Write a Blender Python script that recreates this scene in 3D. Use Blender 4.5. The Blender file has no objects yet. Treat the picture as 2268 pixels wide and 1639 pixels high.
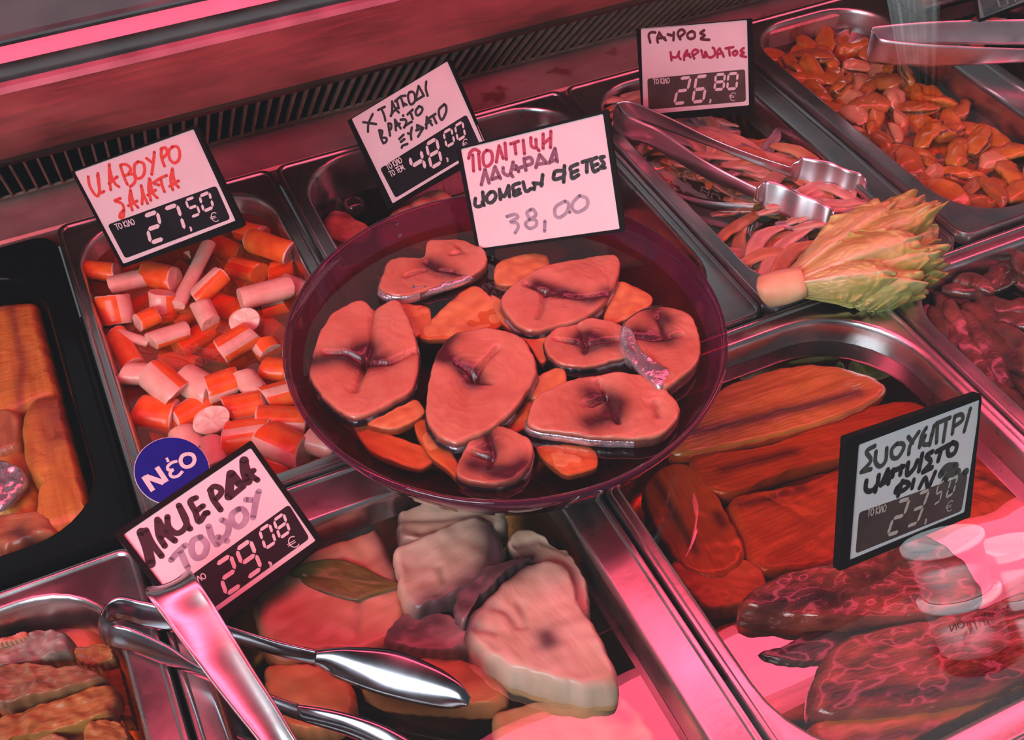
import bpy, bmesh, math, random
from mathutils import Vector, Matrix, noise
random.seed(7)
C = bpy.context.scene.collection
S = bpy.context.scene
W, H = 2268, 1639
# ---------------------------------------------------------------- camera
FPX = 2522.61
CAM = Vector((0.03343, -0.46257, 0.55549))
ROT = Matrix(((0.90501922, 0.3142349, -0.28669956), (-0.42513237, 0.64563437, -0.63436483), (-0.01423648, 0.69599762, 0.71790294)))
cd = bpy.data.cameras.new('camera'); cam = bpy.data.objects.new('camera', cd); C.objects.link(cam)
cam.matrix_world = Matrix.Translation(CAM) @ ROT.to_4x4()
cd.sensor_width = 36; cd.sensor_fit = 'HORIZONTAL'; cd.lens = FPX / W * 36; cd.clip_start = .01
S.camera = cam
# ---------------------------------------------------------------- world, lights, exposure
S.view_settings.view_transform = 'Standard'; S.view_settings.look = 'None'
S.view_settings.exposure = 0.15; S.view_settings.gamma = 1; S.view_settings.use_curve_mapping = False
cy = S.cycles
cy.use_adaptive_sampling = True; cy.adaptive_threshold = .05; cy.max_bounces = 6; cy.diffuse_bounces = 2; cy.glossy_bounces = 3; cy.transmission_bounces = 2; cy.transparent_max_bounces = 16
cy.caustics_reflective = False; cy.caustics_refractive = False; cy.sample_clamp_indirect = 4; cy.use_denoising = True
w = bpy.data.worlds.new('shop'); S.world = w; w.use_nodes = True
w.node_tree.nodes['Background'].inputs[0].default_value = (.86, .92, 1, 1)
w.node_tree.nodes['Background'].inputs[1].default_value = .12
def area(name, loc, target, sx, sy, power, col):
    l = bpy.data.lights.new(name, 'AREA'); l.shape = 'RECTANGLE'; l.size = sx; l.size_y = sy; l.energy = power; l.color = col
    o = bpy.data.objects.new(name, l); C.objects.link(o); o.location = loc
    o.rotation_euler = (Vector(target) - Vector(loc)).to_track_quat('-Z', 'Y').to_euler(); return o
area('shop_window_light', (-1.7, -1.5, 1.5), (.2, 0, 0), 1.6, 1.3, 60, (.86, .93, 1))
area('ledge_fill_light', (.1, 2.3, 2.0), (.1, .55, .1), 3, 2, 2.5, (.92, .96, 1))  # invented fill that outweighs the pink lamp on the ledge
sp = bpy.data.lights.new('mirror_fill_spot', 'SPOT'); sp.energy = 560; sp.spot_size = math.radians(42); sp.spot_blend = .6; sp.shadow_soft_size = .06; sp.color = (.88, .95, 1)  # added spot that brightens the tubs mirrored in the glass
spo = bpy.data.objects.new('mirror_fill_spot', sp); C.objects.link(spo); spo.location = (.62, -1.0, 1.15); spo.rotation_euler = (Vector((1.0, -1.45, -.15)) - Vector((.62, -1.0, 1.15))).to_track_quat('-Z', 'Y').to_euler()

# ---------------------------------------------------------------- helpers
def U(px, py, z=0.0):
    d = ROT @ Vector(((px - W / 2) / FPX, -(py - H / 2) / FPX, -1))
    return CAM + d * ((z - CAM.z) / d.z)
def UP(px, py, P, n):
    d = ROT @ Vector(((px - W / 2) / FPX, -(py - H / 2) / FPX, -1))
    return CAM + d * ((P - CAM).dot(n) / d.dot(n))
def cr(ox, oy, s, pts): return [(ox + a / s, oy + b / s) for a, b in pts]
def obj(name, verts, faces, m, parent=None, smooth=True, loc=(0, 0, 0), attrs=None, mats=None):
    me = bpy.data.meshes.new(name)
    me.from_pydata([tuple(v) for v in verts], [], faces)
    if isinstance(m, (list, tuple)):
        for k in m: me.materials.append(k)
    else: me.materials.append(m)
    if mats: me.polygons.foreach_set('material_index', mats)
    if smooth: me.polygons.foreach_set('use_smooth', [True] * len(me.polygons))
    if attrs:
        for k, vals in attrs.items():
            a = me.attributes.new(k, 'FLOAT', 'POINT'); a.data.foreach_set('value', vals)
    bm = bmesh.new(); bm.from_mesh(me); bmesh.ops.recalc_face_normals(bm, faces=bm.faces); bm.to_mesh(me); bm.free()
    me.update()
    o = bpy.data.objects.new(name, me); C.objects.link(o); o.location = loc
    if parent: o.parent = parent
    return o
def tag(o, label=None, cat=None, group=None, kind=None):
    if label: o['label'] = label
    if cat: o['category'] = cat
    if group: o['group'] = group
    if kind: o['kind'] = kind
    return o
def empty(name, loc, label, cat, group=None):
    o = bpy.data.objects.new(name, None); C.objects.link(o); o.location = loc; o.empty_display_size = .01
    return tag(o, label, cat, group)
def copy_tree(o, parent=None):
    c = o.copy(); C.objects.link(c)
    if parent: c.parent = parent
    for ch in o.children: copy_tree(ch, c)
    return c
def smooth_closed(pts, n):
    m = len(pts); out = []
    for i in range(m):
        p0, p1, p2, p3 = pts[i - 1], pts[i], pts[(i + 1) % m], pts[(i + 2) % m]
        for k in range(12):
            t = k / 12
            out.append(.5 * ((2 * p1) + (p2 - p0) * t + (2 * p0 - 5 * p1 + 4 * p2 - p3) * t * t + (3 * p1 - p0 - 3 * p2 + p3) * t ** 3))
    L = [0]
    for i in range(len(out)): L.append(L[-1] + (out[(i + 1) % len(out)] - out[i]).length)
    res = []; j = 0
    for k in range(n):
        d = L[-1] * k / n
        while L[j + 1] < d: j += 1
        t = (d - L[j]) / max(L[j + 1] - L[j], 1e-9); res.append(out[j].lerp(out[(j + 1) % len(out)], t))
    return res
def smooth_open(pts, sub=6):
    if len(pts) < 3: return list(pts)
    out = []
    m = len(pts)
    for i in range(m - 1):
        p0, p1, p2, p3 = pts[max(i - 1, 0)], pts[i], pts[i + 1], pts[min(i + 2, m - 1)]
        for k in range(sub):
            t = k / sub
            out.append(.5 * ((2 * p1) + (p2 - p0) * t + (2 * p0 - 5 * p1 + 4 * p2 - p3) * t * t + (3 * p1 - p0 - 3 * p2 + p3) * t ** 3))
    out.append(pts[-1]); return out
def segdist(p, a, b):
    ab = b - a; t = max(0, min(1, (p - a).dot(ab) / max(ab.dot(ab), 1e-12))); return (p - a - ab * t).length
def polydist(p, pl):
    if len(pl) == 1: return (p - pl[0]).length
    return min(segdist(p, pl[i], pl[i + 1]) for i in range(len(pl) - 1))
def box(name, lo, hi, m, parent=None, bev=.0):
    bm = bmesh.new(); bmesh.ops.create_cube(bm, size=1)
    for v in bm.verts: v.co = Vector([lo[i] + (v.co[i] + .5) * (hi[i] - lo[i]) for i in range(3)])
    if bev: bmesh.ops.bevel(bm, geom=bm.edges[:], offset=bev, segments=3, affect='EDGES')
    me = bpy.data.meshes.new(name); bm.to_mesh(me); bm.free(); me.materials.append(m)
    o = bpy.data.objects.new(name, me); C.objects.link(o)
    if parent: o.parent = parent
    return o
def extr(name, prof, x0, x1, m, parent=None, smooth=False):
    """extrude a y-z profile (closed polygon) along x"""
    n = len(prof); v = [(x0, a, b) for a, b in prof] + [(x1, a, b) for a, b in prof]
    f = [(i, (i + 1) % n, n + (i + 1) % n, n + i) for i in range(n)] + [tuple(range(n)), tuple(range(2 * n - 1, n - 1, -1))]
    return obj(name, v, f, m, parent, smooth)

# ---------------------------------------------------------------- materials
def nt(name):
    m = bpy.data.materials.new(name); m.use_nodes = True; n = m.node_tree.nodes; l = m.node_tree.links
    return m, n, l, n['Principled BSDF']
def mat(name, c1, c2=None, rough=.5, metal=0, scale=40, stretch=(1, 1, 1), bump=0, bscale=None, bstretch=None, sss=0, rvar=0, spec=.5, attr=None, acol=None, lo=.35, hi=.65, detail=4, coat=0, spots=None, attr2=None, acol2=None):
    m, n, l, b = nt(name)
    b.inputs['Roughness'].default_value = rough; b.inputs['Metallic'].default_value = metal
    b.inputs['Specular IOR Level'].default_value = spec
    if coat: b.inputs['Coat Weight'].default_value = coat; b.inputs['Coat Roughness'].default_value = .12
    tc = n.new('ShaderNodeTexCoord')
    def noi(sc, st, det=4):
        mp = n.new('ShaderNodeMapping'); mp.inputs['Scale'].default_value = st; l.new(tc.outputs['Object'], mp.inputs['Vector'])
        t = n.new('ShaderNodeTexNoise'); t.inputs['Scale'].default_value = sc; t.inputs['Detail'].default_value = det
        l.new(mp.outputs[0], t.inputs['Vector']); return t
    col = None
    if c2:
        t = noi(scale, stretch, detail); r = n.new('ShaderNodeValToRGB'); l.new(t.outputs['Fac'], r.inputs[0])
        r.color_ramp.elements[0].position = lo; r.color_ramp.elements[1].position = hi
        r.color_ramp.elements[0].color = (*c1, 1); r.color_ramp.elements[1].color = (*c2, 1); col = r.outputs[0]
        if rvar:
            mr = n.new('ShaderNodeMapRange'); l.new(t.outputs['Fac'], mr.inputs[0]); mr.inputs['From Min'].default_value = .3; mr.inputs['From Max'].default_value = .7
            mr.inputs['To Min'].default_value = rough - rvar; mr.inputs['To Max'].default_value = rough + rvar; l.new(mr.outputs[0], b.inputs['Roughness'])
    else: b.inputs['Base Color'].default_value = (*c1, 1)
    def over(fac, c, cur):
        x = n.new('ShaderNodeMix'); x.data_type = 'RGBA'; l.new(fac, x.inputs['Factor'])
        if cur is not None: l.new(cur, x.inputs['A'])
        else: x.inputs['A'].default_value = (*c1, 1)
        x.inputs['B'].default_value = (*c, 1); return x.outputs['Result']
    if spots:
        sc, th, c = spots; t = noi(sc, (1, 1, 1), 6); mr = n.new('ShaderNodeMapRange'); l.new(t.outputs['Fac'], mr.inputs[0])
        mr.inputs['From Min'].default_value = th; mr.inputs['From Max'].default_value = th + .08; col = over(mr.outputs[0], c, col)
    for a_, c_ in ((attr, acol), (attr2, acol2)):
        if a_:
            an = n.new('ShaderNodeAttribute'); an.attribute_name = a_; col = over(an.outputs['Fac'], c_, col)
    if col is not None: l.new(col, b.inputs['Base Color'])
    if bump:
        t = noi(bscale or scale, bstretch or stretch, 5); bp = n.new('ShaderNodeBump'); bp.inputs['Strength'].default_value = bump; bp.inputs['Distance'].default_value = .002
        l.new(t.outputs['Fac'], bp.inputs['Height']); l.new(bp.outputs[0], b.inputs['Normal'])
    if sss:
        b.inputs['Subsurface Weight'].default_value = sss; b.inputs['Subsurface Radius'].default_value = (1, .45, .3); b.inputs['Subsurface Scale'].default_value = .006
    return m
def clear(name, tint, ior=1.5, gain=1.0, rough=.0, body=None, bodyfac=0, wave=0, wscale=30):
    """see-through shell: tinted transparency under a fresnel reflection"""
    m = bpy.data.materials.new(name); m.use_nodes = True; n = m.node_tree.nodes; l = m.node_tree.links; n.clear()
    out = n.new('ShaderNodeOutputMaterial'); tr = n.new('ShaderNodeBsdfTransparent'); tr.inputs[0].default_value = (*tint, 1)
    gl = n.new('ShaderNodeBsdfGlossy'); gl.inputs['Roughness'].default_value = rough; gl.inputs[0].default_value = (1, 1, 1, 1)
    fr = n.new('ShaderNodeFresnel'); fr.inputs[0].default_value = ior; ge = n.new('ShaderNodeNewGeometry')
    k = n.new('ShaderNodeMath'); k.operation = 'SUBTRACT'; k.inputs[0].default_value = 1; l.new(ge.outputs['Backfacing'], k.inputs[1])
    k2 = n.new('ShaderNodeMath'); k2.operation = 'MULTIPLY'; l.new(fr.outputs[0], k2.inputs[0]); l.new(k.outputs[0], k2.inputs[1])
    k3 = n.new('ShaderNodeMath'); k3.operation = 'MULTIPLY'; k3.use_clamp = True; l.new(k2.outputs[0], k3.inputs[0]); k3.inputs[1].default_value = gain
    base = tr
    if body:
        df = n.new('ShaderNodeBsdfDiffuse'); df.inputs[0].default_value = (*body, 1); mx = n.new('ShaderNodeMixShader'); mx.inputs[0].default_value = bodyfac
        l.new(tr.outputs[0], mx.inputs[1]); l.new(df.outputs[0], mx.inputs[2]); base = mx
    if wave:
        tc = n.new('ShaderNodeTexCoord'); t = n.new('ShaderNodeTexNoise'); t.inputs['Scale'].default_value = wscale; t.inputs['Detail'].default_value = 1
        l.new(tc.outputs['Object'], t.inputs['Vector']); bp = n.new('ShaderNodeBump'); bp.inputs['Strength'].default_value = wave; bp.inputs['Distance'].default_value = .004
        l.new(t.outputs['Fac'], bp.inputs['Height']); l.new(bp.outputs[0], gl.inputs['Normal'])
    ms = n.new('ShaderNodeMixShader'); l.new(k3.outputs[0], ms.inputs[0]); l.new(base.outputs[0], ms.inputs[1]); l.new(gl.outputs[0], ms.inputs[2]); l.new(ms.outputs[0], out.inputs[0])
    return m
def emit(name, c, s):
    m = bpy.data.materials.new(name); m.use_nodes = True; n = m.node_tree.nodes; n.clear(); e = n.new('ShaderNodeEmission'); e.inputs[0].default_value = (*c, 1); e.inputs[1].default_value = s
    o = n.new('ShaderNodeOutputMaterial'); m.node_tree.links.new(e.outputs[0], o.inputs[0]); return m
M = {}
M['steel'] = mat('stainless_steel', (.54, .52, .52), (.64, .62, .62), .29, 1, 25, (1, 1, 1), rvar=.06, bump=.03, bscale=300)
M['steel_panel'] = mat('brushed_stained_steel', (.085, .06, .045), (.19, .13, .1), .36, 1, 9, (1, 3, 3), rvar=.08, bump=.12, bscale=120, bstretch=(.15, 1, 1), spots=(60, .72, (.12, .06, .05)))
M['steel_trim'] = mat('trim_steel', (.42, .39, .39), (.52, .49, .49), .33, 1, 25, rvar=.05)
M['steel_ledge'] = mat('scratched_dull_steel', (.36, .36, .37), (.52, .52, .53), .45, .75, 14, rvar=.1, bump=.05, bscale=90)
M['steel_stain'] = mat('rust_stained_steel', (.36, .26, .235), (.52, .42, .39), .45, .5, 18, rvar=.08, spots=(30, .6, (.25, .1, .08)))
M['tong'] = mat('polished_steel', (.68, .69, .72), (.78, .79, .82), .36, 1, 40, rvar=.06, bump=.03, bscale=90)
M['tong_dark'] = mat('dark_polished_steel', (.26, .26, .29), (.36, .36, .4), .2, 1, 40, rvar=.05)
M['tong_brushed'] = mat('brushed_steel', (.72, .71, .72), (.8, .79, .8), .27, 1, 60, (1, 8, 1))
M['void'] = mat('dark_cavity', (.012, .011, .011), rough=.7)
M['slat'] = mat('rusty_slat', (.36, .2, .16), (.5, .32, .26), .5, .4, 60)
M['black'] = mat('black_plastic', (.0025, .0025, .003), rough=.16, spec=.12)
M['frame'] = mat('black_frame_plastic', (.006, .005, .006), rough=.5, spec=.08)
M['card'] = mat('white_card', (.8, .79, .8), (.86, .85, .86), .45, 0, 30, spec=.3)
M['ink'] = mat('printed_black', (.008, .008, .012), (.014, .014, .02), .4, 0, 40, spec=.12)
M['ink_teal'] = mat('printed_worn_teal', (.15, .26, .27), (.28, .4, .4), .4, 0, 60)
M['ink_brown'] = mat('printed_worn_brown', (.05, .035, .033), (.09, .06, .055), .4, 0, 40)
M['paper'] = mat('card_digit', (.82, .8, .8), rough=.5)
M['cream'] = mat('worn_digit', (.62, .55, .47), rough=.6)
M['pen_red'] = mat('red_marker', (.82, .06, .04), rough=.5)
M['pen_black'] = mat('black_marker', (.015, .012, .018), rough=.5)
M['pen_plum'] = mat('plum_marker', (.12, .012, .03), rough=.5)
M['pen_pink'] = mat('faded_red_marker', (.45, .02, .09), rough=.5)
M['pen_violet'] = mat('faded_violet_marker', (.2, .06, .13), (.3, .12, .2), .5, 0, 90)
M['pen_grey'] = mat('faded_grey_marker', (.3, .26, .34), (.46, .42, .5), .5, 0, 90)
M['pen_olive'] = mat('faded_olive_marker', (.06, .065, .055), rough=.5)
M['blue'] = mat('blue_print', (.0008, .009, .24), (.001, .012, .3), .45, 0, 40, spec=.12)
M['clearplastic'] = clear('clear_acrylic', (.82, .82, .85), 1.5, 1.6)
M['pane'] = clear('case_glass', (.965, .975, .97), 1.52, 1.75)
M['bowl'] = clear('purple_glass', (.52, .2, .37), 1.5, 1.3, .03, (.2, .016, .085), .28)
M['oil_orange'] = clear('orange_oil', (.98, .6, .3), 1.5, 1.2, .01, (.75, .14, .01), .16, .12, 25)
M['oil_clear'] = clear('pale_oil', (.95, .82, .64), 1.6, 1.9, .01, None, 0, .08, 20)
M['oil_amber'] = clear('amber_oil', (.92, .58, .34), 1.6, 1.3, .01, None, 0, .1, 22)
M['oil_red'] = clear('red_amber_oil', (.9, .56, .36), 1.65, 2.2, .01, None, 0, .1, 16)
M['oil_dark'] = clear('dark_marinade', (.55, .25, .17), 1.5, 1.2, .01, None, 0, .1, 25)
M['oil_bowl'] = clear('bowl_oil', (.95, .74, .6), 1.5, 1.2, .005, None, 0, .06, 30)
M['lamp'] = emit('pink_tube', (1, .085, .165), 11.5)
M['shade_canopy'] = mat('dark_shade_canopy', (.03, .028, .028), rough=.5)
M['enamel'] = mat('white_enamel', (.8, .8, .8), rough=.3)
M['crab_skin'] = mat('surimi_skin', (.86, .085, .008), (.9, .2, .03), .28, 0, 70, (1, 1, 1), .06, 200, sss=.12)
M['crab_flesh'] = mat('surimi_flesh', (.8, .47, .36), (.86, .58, .48), .38, 0, 120, (1, 1, 1), .25, 260, sss=.2, coat=.25)
M['slice'] = mat('bonito_flesh', (.5, .17, .10), (.62, .27, .17), .3, 0, 45, (1, 1, 1), .45, 110, sss=.12, coat=.35, attr='blood', acol=(.07, .01, .018), attr2='edge', acol2=(.2, .055, .045))  # mask darkens the real bloodlines and paints shade along the creases
def ringbump(m, sc, dist, st):
    n = m.node_tree.nodes; l = m.node_tree.links; b = n['Principled BSDF']; old = b.inputs['Normal'].links[0].from_node
    tc = n.new('ShaderNodeTexCoord'); wv = n.new('ShaderNodeTexWave'); wv.wave_type = 'RINGS'; wv.rings_direction = 'Z'; wv.inputs['Scale'].default_value = sc; wv.inputs['Distortion'].default_value = dist; wv.inputs['Detail'].default_value = 3; wv.inputs['Detail Scale'].default_value = 1.5
    l.new(tc.outputs['Object'], wv.inputs['Vector']); bp = n.new('ShaderNodeBump'); bp.inputs['Strength'].default_value = st; bp.inputs['Distance'].default_value = .001
    l.new(wv.outputs['Fac'], bp.inputs['Height']); l.new(old.outputs[0], bp.inputs['Normal']); l.new(bp.outputs[0], b.inputs['Normal'])
ringbump(M['slice'], 60, 9, .14)
M['slice_low'] = mat('oily_flesh', (.55, .2, .07), (.7, .32, .12), .3, 0, 40, (1, 3, 1), .15, 120, sss=.1, attr='blood', acol=(.2, .04, .03), attr2='edge', acol2=(.36, .13, .07))
M['skin'] = mat('fish_skin', (.03, .025, .035), (.5, .48, .52), .22, .55, 60, (1, 1, 1), .25, 250, lo=.47, hi=.62)
M['silver'] = mat('silver_skin', (.45, .42, .46), (.78, .74, .78), .25, .75, 70, (1, 1, 1), .6, 180)
M['lakerda'] = mat('cured_tuna', (.5, .35, .24), (.66, .5, .38), .34, 0, 22, (1, 4, 1), .12, 120, sss=.15, attr='blood', acol=(.1, .05, .055))
M['lakerda_pink'] = mat('cured_tuna_pink', (.55, .22, .13), (.66, .33, .21), .32, 0, 16, (1, 5, 1), .1, 100, sss=.15, attr='blood', acol=(.28, .13, .12))
M['lakerda_dark'] = mat('cured_tuna_dark', (.2, .1, .1), (.4, .24, .22), .32, 0, 30, (1, 2, 1), .2, 120, attr='blood', acol=(.1, .05, .055))
M['bay'] = mat('bay_leaf', (.1, .075, .012), (.2, .15, .03), .35, 0, 40, (1, 3, 1), .25, 150)
M['mackerel'] = mat('smoked_mackerel', (.36, .085, .012), (.5, .16, .026), .24, 0, 24, (.6, 6, 1), .5, 60, coat=.4, attr='blood', acol=(.1, .02, .015))
M['mackerel_skin'] = mat('smoked_mackerel_skin', (.13, .018, .014), (.34, .06, .035), .16, .15, 60, (.6, 2, 1), .85, 130, attr='blood', acol=(.04, .01, .012), coat=.6)
M['mackerel_pink'] = mat('smoked_mackerel_pale', (.4, .11, .05), (.5, .19, .11), .26, 0, 24, (.6, 4, 1), .2, 60, attr='blood', acol=(.1, .02, .015))
M['fillet'] = mat('smoked_fillet', (.42, .15, .022), (.58, .26, .045), .34, 0, 26, (.5, 8, 1), .45, 130, bstretch=(2.5, .8, 1), coat=.3, attr='blood', acol=(.28, .075, .03))
M['fillet_brown'] = mat('smoked_fillet_brown', (.28, .1, .045), (.46, .2, .08), .34, 0, 40, (1, 3, 1), .4, 100, attr='blood', acol=(.1, .035, .025))
M['chunk'] = mat('pickled_chunk', (.17, .075, .035), (.34, .17, .07), .34, 0, 35, (1, 4, 1), .5, 90, attr='blood', acol=(.07, .03, .02))
M['chunk_amber'] = mat('pickled_chunk_amber', (.28, .12, .025), (.42, .2, .045), .34, 0, 35, (1, 4, 1), .5, 90, attr='blood', acol=(.12, .05, .02))
M['chunk_grey'] = mat('pickled_chunk_skin', (.2, .15, .12), (.42, .34, .26), .35, 0, 60, (1, 2, 1), .6, 120, attr='blood', acol=(.09, .05, .04))
M['strip'] = mat('dark_strip', (.055, .017, .016), (.2, .062, .045), .3, 0, 60, (1, 1, 1), .7, 150, coat=.6)
M['anch'] = mat('anchovy', (.66, .36, .27), (.8, .54, .42), .3, 0, 50, (1, 3, 1), .3, 120, sss=.1, coat=.35, attr='blood', acol=(.34, .15, .1))
M['anch2'] = mat('anchovy_amber', (.55, .27, .12), (.68, .4, .22), .3, 0, 50, (1, 3, 1), .2, 120, sss=.1, attr='blood', acol=(.32, .12, .06))
M['anch_silver'] = mat('anchovy_skin', (.42, .33, .38), (.7, .58, .6), .25, .4, 50, (1, 4, 1), .25, 120, attr='blood', acol=(.16, .1, .14))
M['mus1'] = mat('mussel_orange', (.42, .12, .012), (.6, .24, .035), .26, 0, 60, (1, 1, 1), .2, 90, coat=.5, attr='blood', acol=(.03, .012, .01))
M['mus2'] = mat('mussel_pale', (.55, .25, .12), (.64, .36, .2), .26, 0, 60, (1, 1, 1), .2, 90, coat=.5, attr='blood', acol=(.05, .02, .014))
M['mus3'] = mat('mussel_brown', (.34, .09, .02), (.46, .16, .03), .26, 0, 60, (1, 1, 1), .2, 90, coat=.5, attr='blood', acol=(.03, .01, .008))
M['octo'] = mat('octopus', (.5, .15, .11), (.64, .26, .18), .28, 0, 90, (1, 1, 1), .3, 160, sss=.1, attr='blood', acol=(.22, .04, .05))
M['olive'] = mat('dark_olive', (.02, .016, .014), rough=.15)
M['green'] = mat('green_herb', (.01, .07, .025), (.03, .14, .05), .35, 0, 40)
M['let'] = mat('lettuce_leaf', (.62, .52, .14), (.74, .66, .27), .36, 0, 40, (.5, 3, 1), .35, 60, sss=.12, attr='green', acol=(.22, .33, .018), attr2='rib', acol2=(.82, .74, .48))
M['let_stem'] = mat('lettuce_stem', (.72, .5, .26), (.8, .62, .36), .4, 0, 60, sss=.15, bump=.2, spots=(80, .63, (.3, .13, .03)))
M['tub'] = mat('white_tub', (.85, .87, .88), rough=.4)
M['purple'] = mat('purple_tape', (.1, .04, .4), rough=.4)
M['table'] = mat('dark_table', (.05, .04, .04), rough=.6)
M['grey_wall'] = mat('grey_panel', (.4, .45, .44), (.2, .23, .22), .5, 0, 8, (6, .2, .2))
# ---------------------------------------------------------------- shape builders
def pillow(name, pts, ztop, thick, m, parent=None, rag=.0, clip=None, cb=0, drop=.5, edge=.22, dome=0, amp=.0008, nscale=60, creases=(), cd_=.002, cw=.0025, blood=(), bw=.006, tilt=(0, 0), n=72, rings=12, seed=0, world=False, wall=None, edgeattr=False, under=.9):
    """a slab with an outline of its own, rounded over the edge, dented along creases"""
    P = [Vector((p[0], p[1])) for p in pts] if world else [U(px, py, ztop).to_2d() for px, py in pts]
    P = smooth_closed(P, n)
    c = sum(P, Vector((0, 0))) / n
    if rag: P = [c + (p - c) * (1 + rag * (noise.noise(Vector((p.x * 110, p.y * 110, seed + 3))) + .7 * noise.noise(Vector((p.x * 300, p.y * 300, seed))))) for p in P]
    if clip:
        a_, b_, c_, d_, _ = clip['inner']; g_ = .009
        P = [Vector((min(max(p.x, a_ + g_), b_ - g_), min(max(p.y, c_ + g_), d_ - g_))) for p in P]
        P = [p + Vector((.0003 * math.sin(i), .0003 * math.cos(i))) for i, p in enumerate(P)]
    cr_ = [[U(a, b, ztop).to_2d() for a, b in c] for c in creases]
    bl_ = [[U(a, b, ztop).to_2d() for a, b in c] for c in blood]
    c = sum(P, Vector((0, 0))) / n
    sxx = sum((p.x - c.x) ** 2 for p in P); syy = sum((p.y - c.y) ** 2 for p in P); sxy = sum((p.x - c.x) * (p.y - c.y) for p in P)
    ang = .5 * math.atan2(2 * sxy, sxx - syy); Rm = Matrix.Rotation(-ang, 2)
    V = []; B = []; E_ = []; F = []
    def put(q, h, s):
        d = Rm @ (q - c)
        V.append((d.x, d.y, h)); b = 0
        if cb:  # crease shade painted into the same mask as the bloodlines
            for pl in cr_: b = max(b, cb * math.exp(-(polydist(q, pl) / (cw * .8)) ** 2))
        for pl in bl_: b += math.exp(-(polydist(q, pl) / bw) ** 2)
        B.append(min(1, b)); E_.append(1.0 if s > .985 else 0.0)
    def top(q, s):
        h = thick - dome * s * s
        if s > 1 - edge: h -= thick * drop * (1 - math.sqrt(max(0, 1 - ((s - 1 + edge) / edge) ** 2)))
        nz = noise.noise(Vector((q.x * nscale, q.y * nscale, seed * 3.7))) + .5 * noise.noise(Vector((q.x * nscale * 2.7, q.y * nscale * 2.7, seed + 9)))
        h += amp * nz * 1.6
        for pl in cr_:
            dd = polydist(q, pl); h -= cd_ * (.75 * math.exp(-(dd / cw) ** 2) + .4 * math.exp(-(dd / (cw * 4.5)) ** 2))
        return h + tilt[0] * (q.x - c.x) + tilt[1] * (q.y - c.y)
    put(c, top(c, 0), 0)
    for r in range(1, rings + 1):
        s = 1 - (1 - r / rings) ** 1.25
        for p in P:
            q = c + (p - c) * s; put(q, top(q, s), s)
    for s, h in ((1.0, .3), (under, .06), (under * .6, 0)):
        for p in P:
            q = c + (p - c) * s; put(q, thick * h + tilt[0] * (q.x - c.x) + tilt[1] * (q.y - c.y), 1)
    put(c, 0, 1); last = len(V) - 1
    for k in range(n): F.append((0, 1 + k, 1 + (k + 1) % n))
    R = rings + 3
    for r in range(R - 1):
        a = 1 + r * n
        for k in range(n): F.append((a + k, a + n + k, a + n + (k + 1) % n, a + (k + 1) % n))
    a = 1 + (R - 1) * n
    for k in range(n): F.append((a + (k + 1) % n, a + k, last))
    at = {'blood': B}
    if edgeattr: at['edge'] = E_
    o = obj(name, V, F, m, parent, True, attrs=at)
    z0 = ztop - thick
    o.location = (c.x, c.y, z0); o.rotation_euler = (0, 0, ang)
    if wall:
        # skin: a band of its own around the rim of the slab, from..to as fractions of the outline
        wm, k0, k1, up = wall
        ks = range(int(k0 * n), int(k1 * n) + 1); V2 = []; F2 = []
        prof = ((.985, thick * up + .0006), (1.015, thick * up), (1.03, thick * .35), (under + .02, thick * .06), (under - .02, thick * .08))
        m_ = len(prof)
        for k in ks:
            p = P[k % n]
            for s, h in prof:
                q = c + (p - c) * s; d = Rm @ (q - c); V2.append((d.x, d.y, h + tilt[0] * (q.x - c.x) + tilt[1] * (q.y - c.y) - (thick * .25 if edge > .1 else 0) * (h > thick * .5)))
        L = len(list(ks))
        for i in range(L - 1):
            for j in range(m_ - 1): F2.append((i * m_ + j, i * m_ + j + 1, (i + 1) * m_ + j + 1, (i + 1) * m_ + j))
        obj('skin', V2, F2, wm, o, True)
    return o
def strand(name, path, widths, thick, m, parent=None, sub=6, seg=10, up=Vector((0, 0, 1)), loc=None, groove=.0, seed=0, amp=0):
    """a tapering flattened strand along a 3d path"""
    P = smooth_open([Vector(p) for p in path], sub); n = len(P); V = []; F = []; B = []
    o0 = Vector(loc) if loc is not None else Vector((0, 0, 0))
    for i, p in enumerate(P):
        t = (P[min(i + 1, n - 1)] - P[max(i - 1, 0)]).normalized(); sd = t.cross(up).normalized(); nn = sd.cross(t).normalized()
        u = i / (n - 1) * (len(widths) - 1); k = min(int(u), len(widths) - 2); wd = widths[k] + (widths[k + 1] - widths[k]) * (u - k)
        tk = thick * min(1, wd / max(widths) * 1.3)
        for j in range(seg):
            a = 2 * math.pi * j / seg; x = math.cos(a) * wd * .5; y = math.sin(a) * tk * .5
            if groove and math.sin(a) > .5: y -= groove * math.exp(-(x / (wd * .14)) ** 2)
            q = p + sd * x + nn * y
            if amp: q += nn * amp * noise.noise(q * 90 + Vector((seed, 0, 0))) + sd * amp * noise.noise(q * 70 + Vector((0, seed, 5)))
            V.append(q - o0); B.append(math.exp(-(x / (wd * .12)) ** 2) * .8 if groove and math.sin(a) > 0 else 0)
    for i in range(n - 1):
        for j in range(seg): F.append((i * seg + j, i * seg + (j + 1) % seg, (i + 1) * seg + (j + 1) % seg, (i + 1) * seg + j))
    F.append(tuple(range(seg))); F.append(tuple(range((n - 1) * seg, n * seg)))
    return obj(name, V, F, m, parent, True, loc=o0, attrs={'blood': B})
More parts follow.
